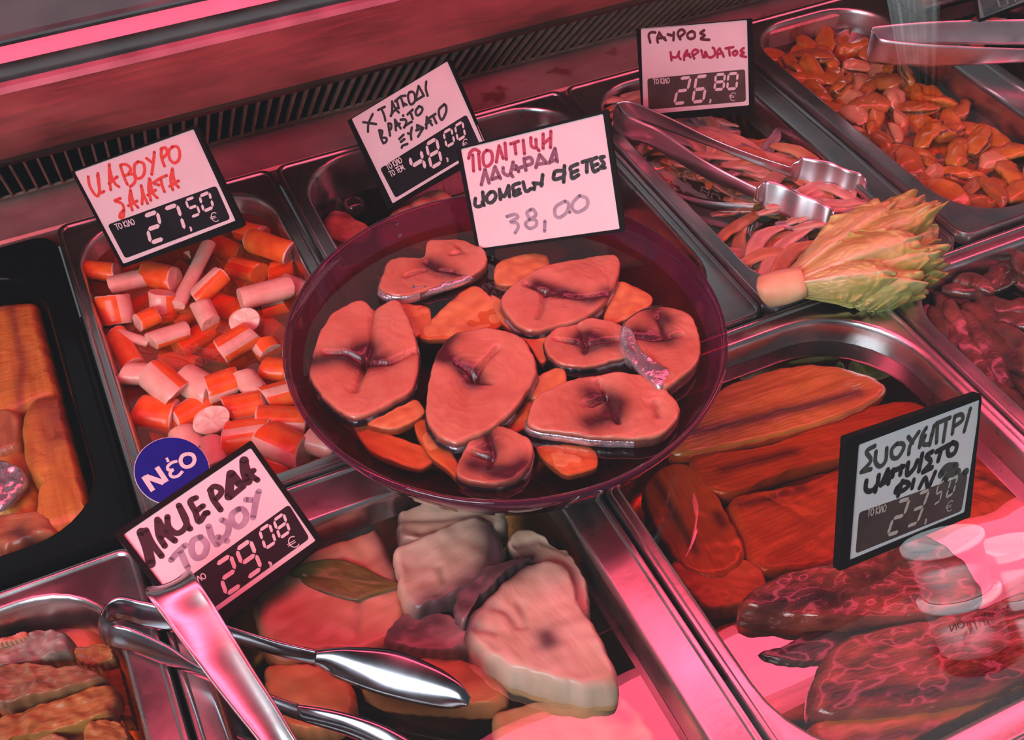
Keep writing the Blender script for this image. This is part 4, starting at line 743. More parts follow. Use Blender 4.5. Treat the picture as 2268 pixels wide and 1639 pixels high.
tk('tuna_piece', 'pinkish white tuna piece left of the dark gap', [(382, 480), (480, 435), (562, 402), (670, 350), (782, 312), (902, 352), (962, 522), (882, 612), (702, 722), (560, 775), (480, 792), (410, 700), (400, 600)], -.004, .034, 'lakerda', [[(960, 480), (860, 610), (700, 720), (540, 780)], [(880, 380), (960, 520)]], bw=.010, seed=3, creases=[[(620, 580), (640, 640)]])
tk('tuna_piece', 'pale tuna piece with ragged skin behind the front tuna piece', [(952, 442), (1022, 372), (1132, 402), (1202, 462), (1322, 502), (1362, 622), (1372, 802), (1262, 802), (1132, 562), (1030, 540)], -.008, .03, 'lakerda', [[(970, 540), (1080, 530)]], bw=.008, seed=4, creases=[[(1000, 470), (1120, 440), (1260, 500)]])
tk('tuna_piece', 'big beige tuna piece at the front right of the tuna pan', [(740, 902), (770, 800), (852, 722), (950, 620), (1062, 542), (1252, 542), (1342, 762), (1432, 902), (1532, 1152), (1430, 1190), (1332, 1192), (1000, 1102), (832, 1002)], -.002, .036, 'lakerda', [[(740, 890), (800, 760), (900, 640), (1050, 560)], [(1160, 935), (1165, 950)]], bw=.007, seed=5, creases=[[(900, 780), (960, 800), (1010, 870)], [(1020, 760), (1050, 870)], [(800, 880), (900, 900)]])
tk('tuna_piece', 'dusky violet tuna piece in the dark gap', [(332, 932), (380, 850), (452, 802), (560, 790), (702, 822), (792, 952), (722, 990), (642, 1002), (420, 982)], -.014, .024, 'lakerda_dark', [[(400, 900), (600, 860)]], bw=.008, seed=6)
tk('tuna_piece', 'amber tuna piece under the tongs tip', [(200, 1080), (400, 1020), (640, 1012), (902, 1102), (962, 1232), (860, 1270), (702, 1262), (400, 1240), (250, 1200)], -.024, .022, 'lakerda_pink', seed=7)
tk('tuna_piece', 'low pale tuna piece at the front wall of the tuna pan', [(880, 1330), (1000, 1270), (1302, 1202), (1502, 1202), (1640, 1300), (1702, 1452), (1500, 1520), (1000, 1540)], -.028, .022, 'lakerda', seed=8, blood=[[(1400, 1250), (1560, 1330)]], bw=.006)
tk('tuna_piece', 'amber tuna piece beside the left wall below the tongs', [(-260, 1080), (-60, 1060), (120, 1090), (200, 1220), (150, 1350), (-60, 1400), (-220, 1300)], -.026, .024, 'lakerda_pink', seed=9)
tk('dark_skin_flap', 'blackish grey skin flap in the gap between tuna pieces', [(700, 640), (760, 600), (900, 560), (1060, 525), (1080, 530), (960, 600), (880, 680), (800, 740), (740, 860), (690, 800), (700, 720)], -.004, .016, 'lakerda_dark', [[(720, 740), (900, 600), (1050, 530)]], bw=.012, seed=10)
lf = pillow('bay_leaf', cr(*KT, [(-140, 600), (-60, 560), (20, 540), (170, 546), (330, 622), (425, 664), (345, 700), (260, 728), (180, 742), (0, 690), (-100, 640)]), -.0135, .0022, M['bay'], edge=.2, amp=.0008, creases=[cr(*KT, [(-140, 600), (100, 640), (300, 668), (425, 664)])], cd_=.0007, cw=.0012, n=70, rings=12)
tag(lf, 'olive brown bay leaf on the pink orange tuna piece', 'bay leaf')
stm = strand('stalk', [U(*cr(*KT, [(415, 664)])[0], -.013), U(*cr(*KT, [(475, 664)])[0], -.011)], [.0012, .0009], .001, M['chunk'])
stm.parent = lf; stm.matrix_parent_inverse = (Matrix.Translation(lf.location) @ lf.rotation_euler.to_matrix().to_4x4()).inverted()

# ---------------------------------------------------------------- mackerel fillets
def mk(lb, pts, zt, th, m='mackerel', amp=.0008, blood=(), **k): return slab('mackerel_fillet', lb, pts, zt, th, m, edge=.1, drop=.3, amp=amp, nscale=55, n=120, rings=20, rag=.015, clip=P_mac, blood=blood, **k)
mk('long reddish mackerel fillet along the back of the mackerel pan', [(1480, 985), (1520, 920), (1570, 875), (1640, 838), (1760, 806), (1880, 812), (1962, 845), (1950, 878), (1860, 922), (1720, 962), (1560, 998), (1500, 1005)], -.017, .016, 'mackerel', seed=1, blood=[[(1540, 960), (1700, 920), (1900, 870)]], bw=.005)
mk('mackerel fillet with a violet sheen, second from the back', [(1530, 1012), (1620, 1000), (1700, 982), (1850, 930), (1960, 888), (2050, 892), (2110, 962), (1900, 1005), (1760, 1040), (1700, 1060), (1610, 1092), (1540, 1062)], -.0225, .016, 'mackerel', seed=2, blood=[[(1600, 1040), (1760, 1000)]], bw=.004)
mk('broad plain orange mackerel fillet left of the 23,50 tag', [(1618, 1102), (1760, 1070), (1900, 1025), (2000, 1010), (2010, 1110), (1960, 1200), (1882, 1242), (1690, 1262), (1640, 1182)], -.0245, .02, 'mackerel', seed=3, blood=[[(1640, 1120), (1780, 1080)]], bw=.003, creases=[[(1700, 1095), (1800, 1150)]])
mk('brown mackerel fillet standing along the left wall of the mackerel pan', [(1425, 1080), (1450, 1040), (1500, 1018), (1562, 1052), (1622, 1152), (1652, 1232), (1582, 1282), (1502, 1242), (1442, 1152)], -.024, .022, 'mackerel', seed=4, blood=[[(1590, 1140), (1600, 1160)], [(1450, 1060), (1540, 1220)]], bw=.004)
mk('pinkish cloudy mackerel piece in the left corner of the mackerel pan', [(1490, 1242), (1620, 1228), (1692, 1262), (1690, 1322), (1600, 1345), (1560, 1342), (1520, 1300)], -.026, .018, 'mackerel_pink', seed=5)
mk('orange mackerel fillet half hidden behind the 23,50 tag', [(1960, 1020), (2120, 962), (2220, 1020), (2290, 1080), (2290, 1150), (2150, 1170), (2040, 1170)], -.024, .018, 'mackerel', seed=6, blood=[[(2180, 1060), (2260, 1100)]], bw=.003)
mk('wet dark red mackerel skin piece below the 23,50 tag', [(1640, 1335), (1690, 1285), (1820, 1250), (1990, 1180), (2080, 1190), (2160, 1260), (2180, 1330), (2080, 1360), (1990, 1366), (1860, 1372), (1720, 1355)], -.004, .03, 'mackerel_skin', amp=.0022, seed=7, blood=[[(1700, 1330), (1850, 1320)]], bw=.008)
mk('large glistening mackerel fillet along the front of the mackerel pan', [(1800, 1570), (1820, 1460), (1880, 1405), (2060, 1365), (2200, 1330), (2300, 1310), (2340, 1470), (2268, 1525), (2100, 1562), (1950, 1580)], -.006, .032, 'mackerel_skin', amp=.0016, seed=8, blood=[[(1850, 1540), (2050, 1530), (2250, 1490)]], bw=.006)
mk('orange brown mackerel fillet against the front wall of the mackerel pan', [(1790, 1610), (1860, 1585), (2000, 1568), (2150, 1552), (2300, 1520), (2340, 1600), (2200, 1680), (1960, 1720), (1840, 1690)], -.012, .026, 'mackerel', seed=9, blood=[[(1900, 1640), (2150, 1600)]], bw=.004)
mk('dark pointed tail tip near the left wall of the mackerel pan', [(1678, 1446), (1730, 1432), (1790, 1402), (1900, 1375), (1910, 1420), (1830, 1462), (1740, 1466)], -.0165, .02, 'mackerel_skin', seed=10, blood=[[(1690, 1448), (1780, 1430), (1880, 1400)]], bw=.02)
mk('sunken mackerel fillet under the middle of the mackerel pan', [(1560, 1400), (1700, 1360), (1900, 1380), (1850, 1560), (1700, 1600), (1600, 1500)], -.04, .02, 'mackerel', seed=11)
mk('sunken mackerel fillet under the broad orange one', [(1900, 1180), (2050, 1150), (2260, 1160), (2290, 1260), (2150, 1300), (1980, 1260)], -.032, .02, 'mackerel', seed=12)

# ---------------------------------------------------------------- dark shredded fish at the right edge
strips = []
for i, (pts, wd) in enumerate([([(2075, 650), (2100, 700), (2095, 770), (2120, 820)], 13), ([(2100, 665), (2135, 760), (2195, 812)], 14), ([(2140, 675), (2190, 740), (2300, 840)], 20), ([(2085, 640), (2170, 640), (2220, 600)], 13), ([(2180, 655), (2240, 612), (2300, 650)], 12), ([(2150, 695), (2220, 700), (2310, 730)], 15), ([(2120, 690), (2165, 750), (2235, 865)], 15), ([(2215, 770), (2262, 830), (2330, 900)], 18), ([(2060, 680), (2080, 720), (2075, 780)], 11), ([(2190, 620), (2230, 590), (2290, 590)], 12), ([(2230, 680), (2300, 690), (2340, 750)], 15), ([(2110, 625), (2160, 622), (2200, 650)], 12), ([(2140, 790), (2200, 850), (2260, 900)], 15), ([(2190, 850), (2240, 900), (2300, 960)], 16), ([(2245, 560), (2280, 600), (2330, 610)], 12), ([(2095, 730), (2130, 800), (2190, 860)], 14), ([(2160, 650), (2210, 680), (2270, 690)], 14), ([(2260, 770), (2320, 820), (2380, 880)], 18), ([(2230, 900), (2290, 940), (2340, 1000)], 16), ([(2200, 720), (2270, 770), (2340, 800)], 17)]):
    zz = [-.016 + .012 * math.sin(i * 2.3 + k) * .6 - (.006 if i % 3 == 0 else 0) for k in range(3)]
    P = [U(a, b, zz[min(k, 2)]) for k, (a, b) in enumerate(pts)]
    c = P[1]; s = strand('fish_strip', P, [wd * .0005, wd * .0012, wd * .0014, wd * .0012, wd * .0006], wd * .0008, M['strip'], loc=c, seed=i, amp=.0017, sub=12, seg=16); strips.append(s)
grid_labels(strips, 4, 'dark reddish fish strip', 'right edge pan', 'dark fish strips', 'fish strip')
for k in range(10):
    rnd = random.Random(k); c = Vector((rnd.uniform(.57, .74), rnd.uniform(-.25, -.06), -.036)); d = Vector((rnd.uniform(-1, 1), rnd.uniform(-1, 1), 0)).normalized() * .05
    s = strand('fish_strip', [c - d, c + Vector((.006, .006, 0)), c + d], [.006, .016, .018, .014, .006], .012, M['strip'], loc=c, seed=k, amp=.004); strips.append(s)
    tag(s, f'sunken dark fish strip, {ORD[k + 1]} counted at the bottom of the right edge pan', 'fish strip', 'dark fish strips')

# ---------------------------------------------------------------- anchovies
def anchproto(seed, m, Ln):
    rnd = random.Random(seed); b = rnd.uniform(-.014, .014); r2 = rnd.uniform(-.004, .004)
    P = [(-Ln / 2, 0, 0), (-Ln / 5, b * .7, r2), (Ln / 5, b, -r2 * .5), (Ln / 2, 0, 0)]
    return strand('anchovy_fillet', P, [.004, .0105, .013, .0125, .009, .003], .0052, M[m], groove=.0008, seed=seed, amp=.0012, sub=8, seg=14)
protos = [anchproto(i, ['anch', 'anch', 'anch2', 'anch', 'anch_silver', 'anch2', 'anch'][i], [.085, .075, .08, .095, .09, .07, .06][i]) for i in range(7)]
anch = []
rnd = random.Random(11)
for k in range(190):
    o = protos[k] if k < 7 else copy_tree(protos[rnd.choice([0, 1, 2, 3, 3, 4, 5, 6, 6, 0])])
    lay = k // 48
    y = .03 + .27 * ((k * .618) % 1); x = .478 + .108 * ((k * .382 + rnd.random() * .3) % 1)
    an = rnd.gauss(-.55, .55) if y > .12 else rnd.gauss(.1, .55)
    x = min(max(x, .462 + .033 * abs(math.cos(an))), .592 - .033 * abs(math.cos(an)))
    y = min(max(y, .02 + .035 * abs(math.sin(an))), .305 - .03 * abs(math.sin(an)))
    o.location = (x, y, -.036 + lay * .0085 + rnd.uniform(-.001, .003)); o.rotation_euler = (rnd.uniform(-.25, .25), rnd.uniform(-.07, .07), an); anch.append(o)
grid_labels(anch, 12, 'pale anchovy fillet', 'anchovy pan', 'anchovy fillets in oil', 'anchovy')

# ---------------------------------------------------------------- mussels
def musproto(seed, m):
    rnd = random.Random(seed); V = []; F = []; B = []; nu, nv = 18, 24; Ln = rnd.uniform(.034, .043); wd = rnd.uniform(.020, .025); th = rnd.uniform(.013, .017)
    for i in range(nu + 1):
        u = i / nu; t = math.pi * u; r = math.sin(t) ** .8; x = -math.cos(t) * Ln / 2; k = .72 + .28 * u
        for j in range(nv):
            a = 2 * math.pi * j / nv; y = math.cos(a) * r * wd / 2 * k; z = math.sin(a) * r * th / 2 * k
            g = math.exp(-((a - math.pi * 1.95) % (2 * math.pi) - .0) ** 2 / .08) if False else math.exp(-(min(abs(a - .25), abs(a - .25 - 2 * math.pi)) / .22) ** 2)
            nz = .0036 * noise.noise(Vector((x * 85, y * 85, z * 85 + seed * 5))) + .0011 * noise.noise(Vector((x * 240, y * 240, z * 240 + seed)))
            V.append((x + y * .25, y * (1 - .18 * g) + nz + .0016 * math.sin(u * 6 + seed), z + nz)); B.append(min(1, g * 1.3 + (.7 if u > .9 else 0) + .5 * max(0, noise.noise(Vector((x * 90, y * 90, seed))) - .25)))
    for i in range(nu):
        for j in range(nv): F.append((i * nv + j, i * nv + (j + 1) % nv, (i + 1) * nv + (j + 1) % nv, (i + 1) * nv + j))
    return obj('mussel', V, F, M[m], None, True, attrs={'blood': B})
mp = [musproto(i, ['mus1', 'mus2', 'mus1', 'mus3', 'mus2', 'mus1', 'mus3'][i]) for i in range(7)]
mus = []; rnd = random.Random(5)
gx_ = 6; k = 0
for lay in range(3):
    for iy in range(13):
        for ix in range(5):
            x = .651 + (ix + .5 + (.5 if iy % 2 else 0) - .25) * .0232 + rnd.uniform(-.006, .006); y = .038 + (iy + .5) * .0218 + rnd.uniform(-.006, .006)
            if x > .757: x = .757 - rnd.uniform(0, .02)
            o = mp[k] if k < 7 else copy_tree(mp[rnd.randrange(7)])
            o.location = (x, y, -.045 + lay * .0115 + rnd.uniform(-.002, .002) + (.005 if lay == 2 and rnd.random() < .25 else 0)); o.rotation_euler = (rnd.uniform(-.7, .7), rnd.uniform(-.3, .3), rnd.uniform(0, 6.28)); mus.append(o); k += 1
            o['look'] = 'orange shelled mussel' if o.data.materials[0] in (M['mus1'],) else ('pale shelled mussel' if o.data.materials[0] == M['mus2'] else 'brown shelled mussel')
grid_labels(mus, 13, 'shelled mussel', 'mussel pan', 'shelled mussels in the pan', 'mussel')

# ---------------------------------------------------------------- octopus pan
octs = []
for i, (pts, z) in enumerate([([(715, 475), (745, 455), (790, 480), (825, 500), (800, 525), (745, 520), (722, 505)], -.034), ([(860, 470), (905, 440), (950, 430), (1000, 440), (1010, 470), (960, 490), (900, 490)], -.022), ([(905, 445), (940, 420), (985, 415), (1010, 440), (960, 460)], -.018), ([(830, 500), (870, 470), (930, 480), (900, 520), (850, 530)], -.026), ([(880, 500), (940, 480), (1010, 480), (1000, 520), (930, 540)], -.03), ([(1000, 430), (1060, 420), (1100, 450), (1060, 500), (1010, 480)], -.03), ([(1090, 540), (1180, 520), (1260, 540), (1200, 600), (1120, 600)], -.034), ([(1280, 480), (1400, 470), (1440, 540), (1360, 580)], -.034)]):
    o = pillow('octopus_piece', pts, z, .016, M['octo'], edge=.4, amp=.0014, nscale=90, blood=[[pts[0], pts[2]]], bw=.004, n=60, rings=12, seed=i); octs.append(o)
grid_labels(octs, 2, 'reddish octopus piece', 'octopus pan', 'octopus pieces in brine', 'octopus')
def ball(nm, lb, p, z, r, m, cat):
    V = []; F = []
    for i in range(13):
        t = math.pi * i / 12
        for j in range(20): a = math.pi * j / 10; V.append((r * math.sin(t) * math.cos(a), r * math.sin(t) * math.sin(a), r * .9 * math.cos(t)))
    for i in range(12):
        for j in range(20): F.append((i * 20 + j, i * 20 + (j + 1) % 20, (i + 1) * 20 + (j + 1) % 20, (i + 1) * 20 + j))
    return tag(obj(nm, V, F, M[m], None, True, loc=U(*p, z)), lb, cat)
ball('olive', 'dark shiny olive with a pitted end in the octopus pan', (782, 458), -.036, .0105, 'olive', 'olive')
tag(pillow('herb_leaf', [(742, 438), (756, 440), (768, 470), (778, 496), (766, 500), (748, 470)], -.037, .003, M['green'], edge=.3, n=40, rings=8), 'small green herb leaf beside the dark olive', 'herb')
tag(pillow('octopus_shadow_piece', [(720, 530), (780, 540), (830, 560), (760, 600), (720, 570)], -.045, .012, M['octo'], edge=.4, n=40, rings=8), 'sunken reddish octopus piece at the left of the octopus pan', 'octopus')
bpy.data.objects['octopus_shadow_piece'].name = 'octopus_piece'
# what lies in the shadowed far pan
for k in range(8):
    rnd = random.Random(70 + k); c = Vector((.85 + .04 * (k % 3), .06 + .03 * k, -.028)); d = Vector((rnd.uniform(.3, 1), rnd.uniform(-.6, .6), 0)).normalized() * .035
    s = strand('fish_strip', [c - d, c + Vector((0, .008, .004)), c + d], [.008, .02, .022, .018, .008], .012, M['mackerel'], loc=c, seed=k, amp=.003)
    tag(s, f'dim orange fish strip, {ORD[k + 1]} from the front in the shadowed far pan', 'fish strip', 'fish strips in the far pan')
# ---------------------------------------------------------------- lettuce
LB = U(1722, 640, .019)
let = empty('lettuce_head', LB, 'pale green lettuce head with a cut stem lying across the pan corners', 'lettuce')
vup = (CAM - U(1900, 560, .03)).normalized(); vup = (vup + Vector((0, 0, .5))).normalized()
def leaf(tip, zt, hw, zm, cup, seed, frill=.005, side=0, start=0.0, gr=1.0, thick=.0007):
    b = LB + Vector((0, 0, start)); t = U(*tip, zt); d = t - b; Ln = d.length; dn = d.normalized(); sd = dn.cross(vup).normalized(); nn = sd.cross(dn).normalized()
    if nn.dot(vup) < 0: nn = -nn
    mid = (b + t) / 2 + nn * zm
    hw = hw * .00031; nu, nv = 84, 64; V = []; F = []; G = []; R_ = []
    for i in range(nu + 1):
        u = i / nu; p = b * (1 - u) ** 2 + mid * 2 * u * (1 - u) + t * u * u
        ss = min(1, u * 1.2); wv = hw * (.3 + .7 * (ss * ss * (3 - 2 * ss)))
        for j in range(nv + 1):
            v = -1 + 2 * j / nv; av = abs(v)
            ed = max(min(1, max(0, (av - .55) / .45)) * min(1, max(0, (u - .25) / .4)), min(1, max(0, (u - .74) / .26)))
            e = ed * ed
            sl_ = u * 2.2 if ed == 0 or u < .86 else 1.9 + v * .5
            sgn = 1 if v > 0 else -1
            ph = 2 * math.pi * (sl_ * 2.6 + sgn * .3) + seed
            fr = 1.75 * frill * e * (.6 * math.sin(ph) + .22 * math.sin(ph * 2.3 + seed) + .9 * noise.noise(Vector((u * 13, v * 6, seed * 3))))
            jag = 1 + e * (.07 * noise.noise(Vector((u * 26, sgn * 3, seed))) + .04 * noise.noise(Vector((u * 70, sgn * 3, seed))))
            big = .0035 * noise.noise(Vector((u * 3.2, v * 1.6, seed + 20))) * min(1, u * 2); crk = .0009 * noise.noise(Vector((u * 18, v * 8, seed + 40))) * min(1, u * 2)
            rib = math.exp(-(v / .15) ** 2) * (1 - u * .8)
            vein = math.exp(-(((av * 1.9 - u * 6.5) % 1 - .5) / .1) ** 2) * min(1, u * 2.5) * (1 - ed)
            q = p + sd * v * wv * jag - nn * cup * v * v * (.4 + .6 * u) * min(1, u * 3 + .3) + nn * (fr + big + crk + rib * .0026 + vein * .0005) + dn * (e * .005 * noise.noise(Vector((v * 5 + seed, 1, 3))) if u > .86 else 0)
            q -= dn * Ln * (.30 * v * v + .05 * noise.noise(Vector((v * 3, seed, 7)))) * max(0, (u - .35) / .65) ** 1.5
            if u > .86: q -= nn * .006 * ((u - .86) / .14) ** 2
            V.append(q - LB)
            g = gr * max(0, min(1, (u - .22) * 1.35)) * (.3 + .7 * av) + .4 * noise.noise(Vector((u * 5, v * 3, seed + 3))) * min(1, u * 2)
            g *= 1 - .5 * e
            G.append(max(0, min(1, g * .9))); R_.append(min(1, rib * .95 + .3 * vein * (1 - av)))
    w_ = nv + 1
    for i in range(nu):
        for j in range(nv): F.append((i * w_ + j, i * w_ + j + 1, (i + 1) * w_ + j + 1, (i + 1) * w_ + j))
    o = obj('leaf', V, F, M['let'], let, True, attrs={'green': G, 'rib': R_})
    md = o.modifiers.new('t', 'SOLIDIFY'); md.thickness = thick; md.offset = 0
    return o
leaf((2052, 425), .018, 62, .012, .012, 1, .005, gr=1.1)
leaf((2092, 500), .012, 70, .012, .012, 2, .006, gr=1.2)
leaf((2104, 585), .008, 66, .010, .010, 3, .006, gr=1.25)
leaf((2062, 640), .010, 50, .010, .014, 4, .004, gr=.8)
leaf((2085, 448), .030, 56, .016, .014, 5, .006, gr=1.1)
leaf((2100, 555), .026, 60, .016, .014, 6, .006, gr=1.2)
leaf((1990, 440), .030, 66, .018, .020, 8, .004, gr=.6)
leaf((2060, 622), .026, 52, .014, .016, 7, .0045, gr=.8)
leaf((2048, 520), .038, 74, .018, .020, 9, .005, gr=.8)
leaf((1985, 600), .040, 50, .016, .018, 10, .004, gr=.65)
# cut stem: a short tapering plug with a slanting face
ax = (U(1800, 620, .026) - LB).normalized(); sx = ax.cross(vup).normalized(); nx = sx.cross(ax)
V = []; F = []; prof = [(-.0105, .0), (-.0105, .006), (-.0098, .0098), (-.008, .0116), (-.003, .0122), (.004, .0124), (.012, .0115), (.018, .011), (.02, 0)]
for x, r in prof:
    for k in range(32):
        a = 2 * math.pi * k / 32; rr = r * (1 + .09 * noise.noise(Vector((math.cos(a) * 2, math.sin(a) * 2, x * 60))))
        V.append(ax * (x + (-.45 * rr * math.sin(a) if x < -.002 else 0)) + sx * math.cos(a) * rr + nx * math.sin(a) * rr)
for i in range(len(prof) - 1):
    for k in range(32): F.append((i * 32 + k, i * 32 + (k + 1) % 32, (i + 1) * 32 + (k + 1) % 32, (i + 1) * 32 + k))
obj('cut_stem', V, F, M['let_stem'], let)

# ---------------------------------------------------------------- tongs
def band(nm, st, m, root, bulge=.002, thick=.0012, corr=None, side=1, na=9):
    """a strip of metal given by its two edges, bowed across its width"""
    A = smooth_open([U(*s[0], s[1]) for s in st], 8); B = smooth_open([U(*s[2], s[3]) for s in st], 8); n = len(A); V = []; F = []; o0 = Vector(root.location)
    for i in range(n):
        t = ((A[min(i + 1, n - 1)] + B[min(i + 1, n - 1)]) - (A[max(i - 1, 0)] + B[max(i - 1, 0)])).normalized(); wv = B[i] - A[i]; nn = t.cross(wv).normalized() * side
        if corr: cz = corr[0] * math.sin(2 * math.pi * corr[1] * i / (n - 1))
        else: cz = 0
        for j in range(na):
            v = j / (na - 1); V.append(A[i].lerp(B[i], v) + nn * (bulge * (1 - (2 * v - 1) ** 2) + cz) - o0)
    for i in range(n - 1):
        for j in range(na - 1): F.append((i * na + j, i * na + j + 1, (i + 1) * na + j + 1, (i + 1) * na + j))
    o = obj(nm, V, F, m, root); md = o.modifiers.new('t', 'SOLIDIFY'); md.thickness = thick; md.offset = 0; return o
t1 = empty('serving_tongs', U(1362, 260, .01), 'steel serving tongs with ridged square jaws lying on the anchovy fillets', 'tongs')
def z_(k, a, b): return a + (b - a) * k
band('arm', [((1368, 227), .026, (1358, 277), .006), ((1386, 250), .026, (1380, 300), .005), ((1428, 272), .024, (1424, 316), .004), ((1465, 289), .022, (1461, 334), .003), ((1558, 353), .015, (1556, 390), -.002), ((1640, 397), .009, (1635, 424), -.004), ((1678, 415), .007, (1674, 437), -.003)], M['tong'], t1, .0014, side=-1)
band('jaw', [((1676, 414), .007, (1673, 437), -.003), ((1690, 405), .011, (1684, 452), -.008), ((1706, 400), .012, (1696, 462), -.010), ((1757, 420), .010, (1746, 482), -.011), ((1800, 440), .009, (1790, 500), -.012), ((1838, 457), .007, (1826, 514), -.012), ((1848, 470), .004, (1842, 504), -.009)], M['tong'], t1, .0004, corr=(.0013, 4.0), side=-1)
band('arm', [((1358, 250), .016, (1356, 280), .004), ((1366, 228), .026, (1359, 270), .010), ((1396, 225), .028, (1400, 262), .012), ((1442, 243), .028, (1440, 274), .012), ((1489, 264), .026, (1489, 293), .012), ((1581, 309), .020, (1581, 327), .010), ((1674, 345), .012, (1672, 363), .003), ((1755, 371), .007, (1752, 393), -.003)], M['tong'], t1, .0012, side=1)
band('jaw', [((1753, 370), .007, (1750, 394), -.004), ((1768, 354), .011, (1760, 400), -.008), ((1782, 349), .012, (1772, 406), -.009), ((1827, 356), .011, (1816, 416), -.011), ((1872, 372), .009, (1860, 430), -.012), ((1908, 386), .007, (1896, 438), -.012), ((1920, 400), .004, (1912, 428), -.009)], M['tong'], t1, .0004, corr=(.0013, 4.0), side=1)
t2 = empty('serving_tongs', U(1930, 100, .03), 'bent steel tongs reaching over the mussel pan from the right edge', 'tongs')
band('arm', [((1936, 70), .042, (1921, 136), .014), ((1950, 84), .042, (1932, 140), .014), ((1990, 92), .041, (1975, 143), .016), ((2090, 100), .040, (2085, 146), .018), ((2268, 108), .038, (2268, 137), .024), ((2450, 112), .036, (2450, 136), .024)], M['tong'], t2, .0008, side=-1)
band('arm', [((1921, 120), .022, (1921, 136), .014), ((1932, 66), .043, (1926, 120), .022), ((1950, 57), .046, (1950, 108), .026), ((2080, 47), .05, (2080, 98), .03), ((2268, 42), .05, (2268, 100), .03), ((2450, 40), .05, (2450, 98), .03)], M['tong'], t2, .0008, side=1)
t3 = empty('serving_tongs', U(230, 1380, .01), 'slim steel tongs with a looped end and pointed spoon tips over the tuna pan', 'tongs')
band('arm', [((224, 1362), .017, (221, 1394), .003), ((238, 1336), .019, (232, 1384), .005), ((266, 1321), .021, (266, 1372), .006), ((310, 1330), .021, (306, 1384), .006), ((356, 1341), .02, (348, 1393), .005), ((497, 1384), .016, (508, 1421), .004), ((620, 1421), .012, (620, 1452), .003), ((704, 1441), .009, (702, 1471), .0)], M['tong_dark'], t3, .001, side=-1)
band('spoon_tip', [((702, 1441), .009, (700, 1471), .0), ((740, 1436), .01, (722, 1486), -.002), ((788, 1434), .010, (752, 1504), -.003), ((876, 1441), .010, (848, 1540), -.004), ((965, 1476), .009, (948, 1563), -.004), ((1017, 1511), .007, (1000, 1568), -.004), ((1042, 1545), .002, (1036, 1560), -.003)], M['tong_dark'], t3, -.0028, side=1)
band('arm', [((224, 1362), .017, (221, 1394), .003), ((240, 1376), .018, (228, 1414), .004), ((258, 1384), .019, (246, 1432), .004), ((292, 1392), .018, (288, 1441), .004), ((373, 1430), .017, (356, 1467), .004), ((440, 1474), .016, (446, 1500), .005), ((601, 1540), .013, (614, 1575), .002), ((660, 1560), .011, (690, 1601), .0)], M['tong_dark'], t3, .001, side=-1)
band('spoon_tip', [((655, 1559), .011, (684, 1600), .0), ((746, 1574), .010, (780, 1632), -.003), ((840, 1602), .009, (850, 1668), -.004), ((910, 1640), .008, (900, 1700), -.004), ((980, 1700), .004, (970, 1716), -.003)], M['tong_dark'], t3, -.0028, side=1)
t4 = empty('serving_tongs', U(380, 1300, .03), 'broad brushed steel tongs rising out of the bottom picture edge across the 29,08 tag', 'tongs')
band('arm', [((338, 1300), .034, (412, 1266), .034), ((326, 1303), .046, (422, 1263), .046), ((326, 1318), .054, (434, 1281), .054), ((373, 1382), .049, (476, 1344), .049), ((420, 1446), .044, (520, 1416), .044), ((462, 1502), .039, (560, 1482), .039), ((522, 1578), .033, (614, 1566), .033), ((576, 1645), .028, (656, 1638), .028), ((650, 1745), .02, (722, 1738), .02), ((790, 1960), .004, (852, 1955), .004)], M['tong_brushed'], t4, .003, side=-1, na=13)
band('arm', [((338, 1300), .034, (412, 1266), .034), ((350, 1315), .03, (420, 1290), .03), ((420, 1420), .024, (490, 1400), .024), ((520, 1555), .018, (590, 1540), .018), ((650, 1735), .012, (712, 1725), .012), ((790, 1955), -.004, (850, 1950), -.004)], M['tong_brushed'], t4, .003, side=1)

# ---------------------------------------------------------------- what the front glass mirrors from the customers' side
def mirrored(px, py, dist):
    d = (U(px, py, 0) - CAM).normalized(); P = CAM + d * ((A - CAM).dot(pn) / d.dot(pn)); return P + (d - 2 * d.dot(pn) * pn) * dist
def tub(c, r, h, label, txt=True):
    root = empty('plastic_tub', c, label, 'tub')
    b = lathe('tub_body', [(.001, 0), (r * .84, 0), (r * .88, .003), (r * .98, h * .84), (r * .98, h * .85), (.001, h * .85)], M['tub'], (0, 0, 0), root, 48)
    l = lathe('lid', [(.001, h * .84), (r * 1.06, h * .84), (r * 1.08, h * .86), (r * 1.08, h * .97), (r * 1.02, h), (r * .9, h), (r * .86, h * .97), (.001, h * .97)], M['tub'], (0, 0, 0), root, 48)
    if txt:
        cu = bpy.data.curves.new('tub_print', 'FONT'); cu.body = 'WEIGHTRON'; cu.size = h * .17; cu.extrude = .0004; cu.align_x = 'CENTER'; cu.materials.append(M['ink'])
        t_ = bpy.data.objects.new('tub_print_curve', cu); C.objects.link(t_); bpy.context.view_layer.update(); me = bpy.data.meshes.new_from_object(t_.evaluated_get(bpy.context.evaluated_depsgraph_get())); bpy.data.objects.remove(t_)
        o = bpy.data.objects.new('tub_print', me); C.objects.link(o); o.parent = root
        to = Vector((CAM.x, 0, 0)) - Vector((c.x, c.y, 0)); to = Vector((-.3, 1, 0)).normalized(); ang = math.atan2(to.y, to.x) + math.pi / 2
        o.location = (to.x * r * .98, to.y * r * .98, h * .62); o.rotation_euler = (math.pi / 2 - .03, 0, ang)
    return root
T0 = mirrored(2160, 1432, 1.4)
tub(T0, .054, .083, 'lower white tub of the mirrored stack in the front glass, with dark print')
tub(T0 + Vector((0, .0, .083)), .054, .08, 'upper white tub of the mirrored stack in the front glass', False)
T1 = mirrored(2262, 1420, 1.45)
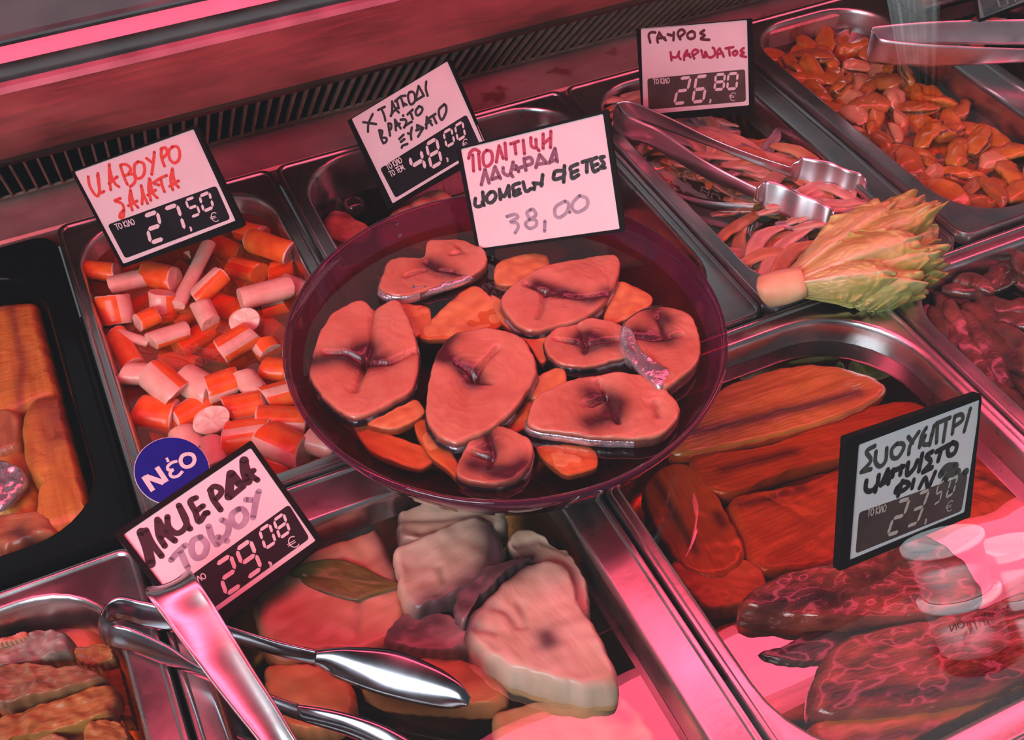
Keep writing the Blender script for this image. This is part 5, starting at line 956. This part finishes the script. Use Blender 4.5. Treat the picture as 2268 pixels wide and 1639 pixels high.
tub(T1 + Vector((.02, 0, 0)), .05, .07, 'white tub beside the mirrored stack, cut by the right picture edge', False)
tub(T1 + Vector((.02, 0, .07)), .05, .07, 'second white tub upon the one cut by the right picture edge', False)
zt_ = min(T0.z, T1.z)
tb = box('side_table', (T0.x - .5, T0.y - .35, zt_ - .03), (T0.x + .7, T0.y + .3, zt_ - .001), M['table'], None, .004); tag(tb, 'dark table behind the customer carrying the mirrored white tubs', 'table')

def hung(name, label, quad, dist, n, m, r):
    """ribs between two edges given where the glass mirrors them"""
    a, b, c_, d = [mirrored(px, py, dist) for px, py in quad]; V = []; F = []; o0 = (a + b + c_ + d) / 4
    for k in range(n):
        t = (k + .5) / n; p, q = a.lerp(b, t), d.lerp(c_, t); ax = (q - p).normalized(); s = ax.cross(Vector((0, 1, 0))).normalized(); u = s.cross(ax); b0 = len(V)
        for e, w_ in ((p, (b - a).length), (q, (c_ - d).length)):
            for j in range(12): V.append(e + (s * math.cos(j * .5236) + u * math.sin(j * .5236)) * w_ / n * r - o0)
        F += [(b0 + j, b0 + (j + 1) % 12, b0 + 12 + (j + 1) % 12, b0 + 12 + j) for j in range(12)] + [tuple(range(b0, b0 + 12)), tuple(range(b0 + 12, b0 + 24))]
    # a thin plate joins the ribs
    b0 = len(V)
    for e in (a, b, c_, d): V.append(e - o0); V.append(e - o0 + Vector((0, -.002, 0)))
    F += [(b0, b0 + 2, b0 + 4, b0 + 6), (b0 + 1, b0 + 7, b0 + 5, b0 + 3), (b0, b0 + 1, b0 + 3, b0 + 2), (b0 + 2, b0 + 3, b0 + 5, b0 + 4), (b0 + 4, b0 + 5, b0 + 7, b0 + 6), (b0 + 6, b0 + 7, b0 + 1, b0)]
    return tag(obj(name, V, F, m, None, True, loc=o0), label, 'panel'), o0
hp, hc = hung('ribbed_panel', 'grey ribbed hanging panel mirrored in the front glass above the mussels', [(1955, -60), (2085, -60), (2072, 290), (2020, 300)], 1.5, 5, M['grey_wall'], .32)
sp2 = bpy.data.lights.new('mirror_fill_spot', 'SPOT'); sp2.energy = 170; sp2.spot_size = math.radians(34); sp2.spot_blend = .6; sp2.shadow_soft_size = .06; sp2.color = (.88, .97, 1)  # added spot that brightens the ribbed panel for its mirror image
so2 = bpy.data.objects.new('mirror_fill_spot', sp2); C.objects.link(so2); so2.location = hc + Vector((-.1, .55, 1.0)); so2.rotation_euler = (-Vector((-.1, .55, 1.0))).to_track_quat('-Z', 'Y').to_euler()
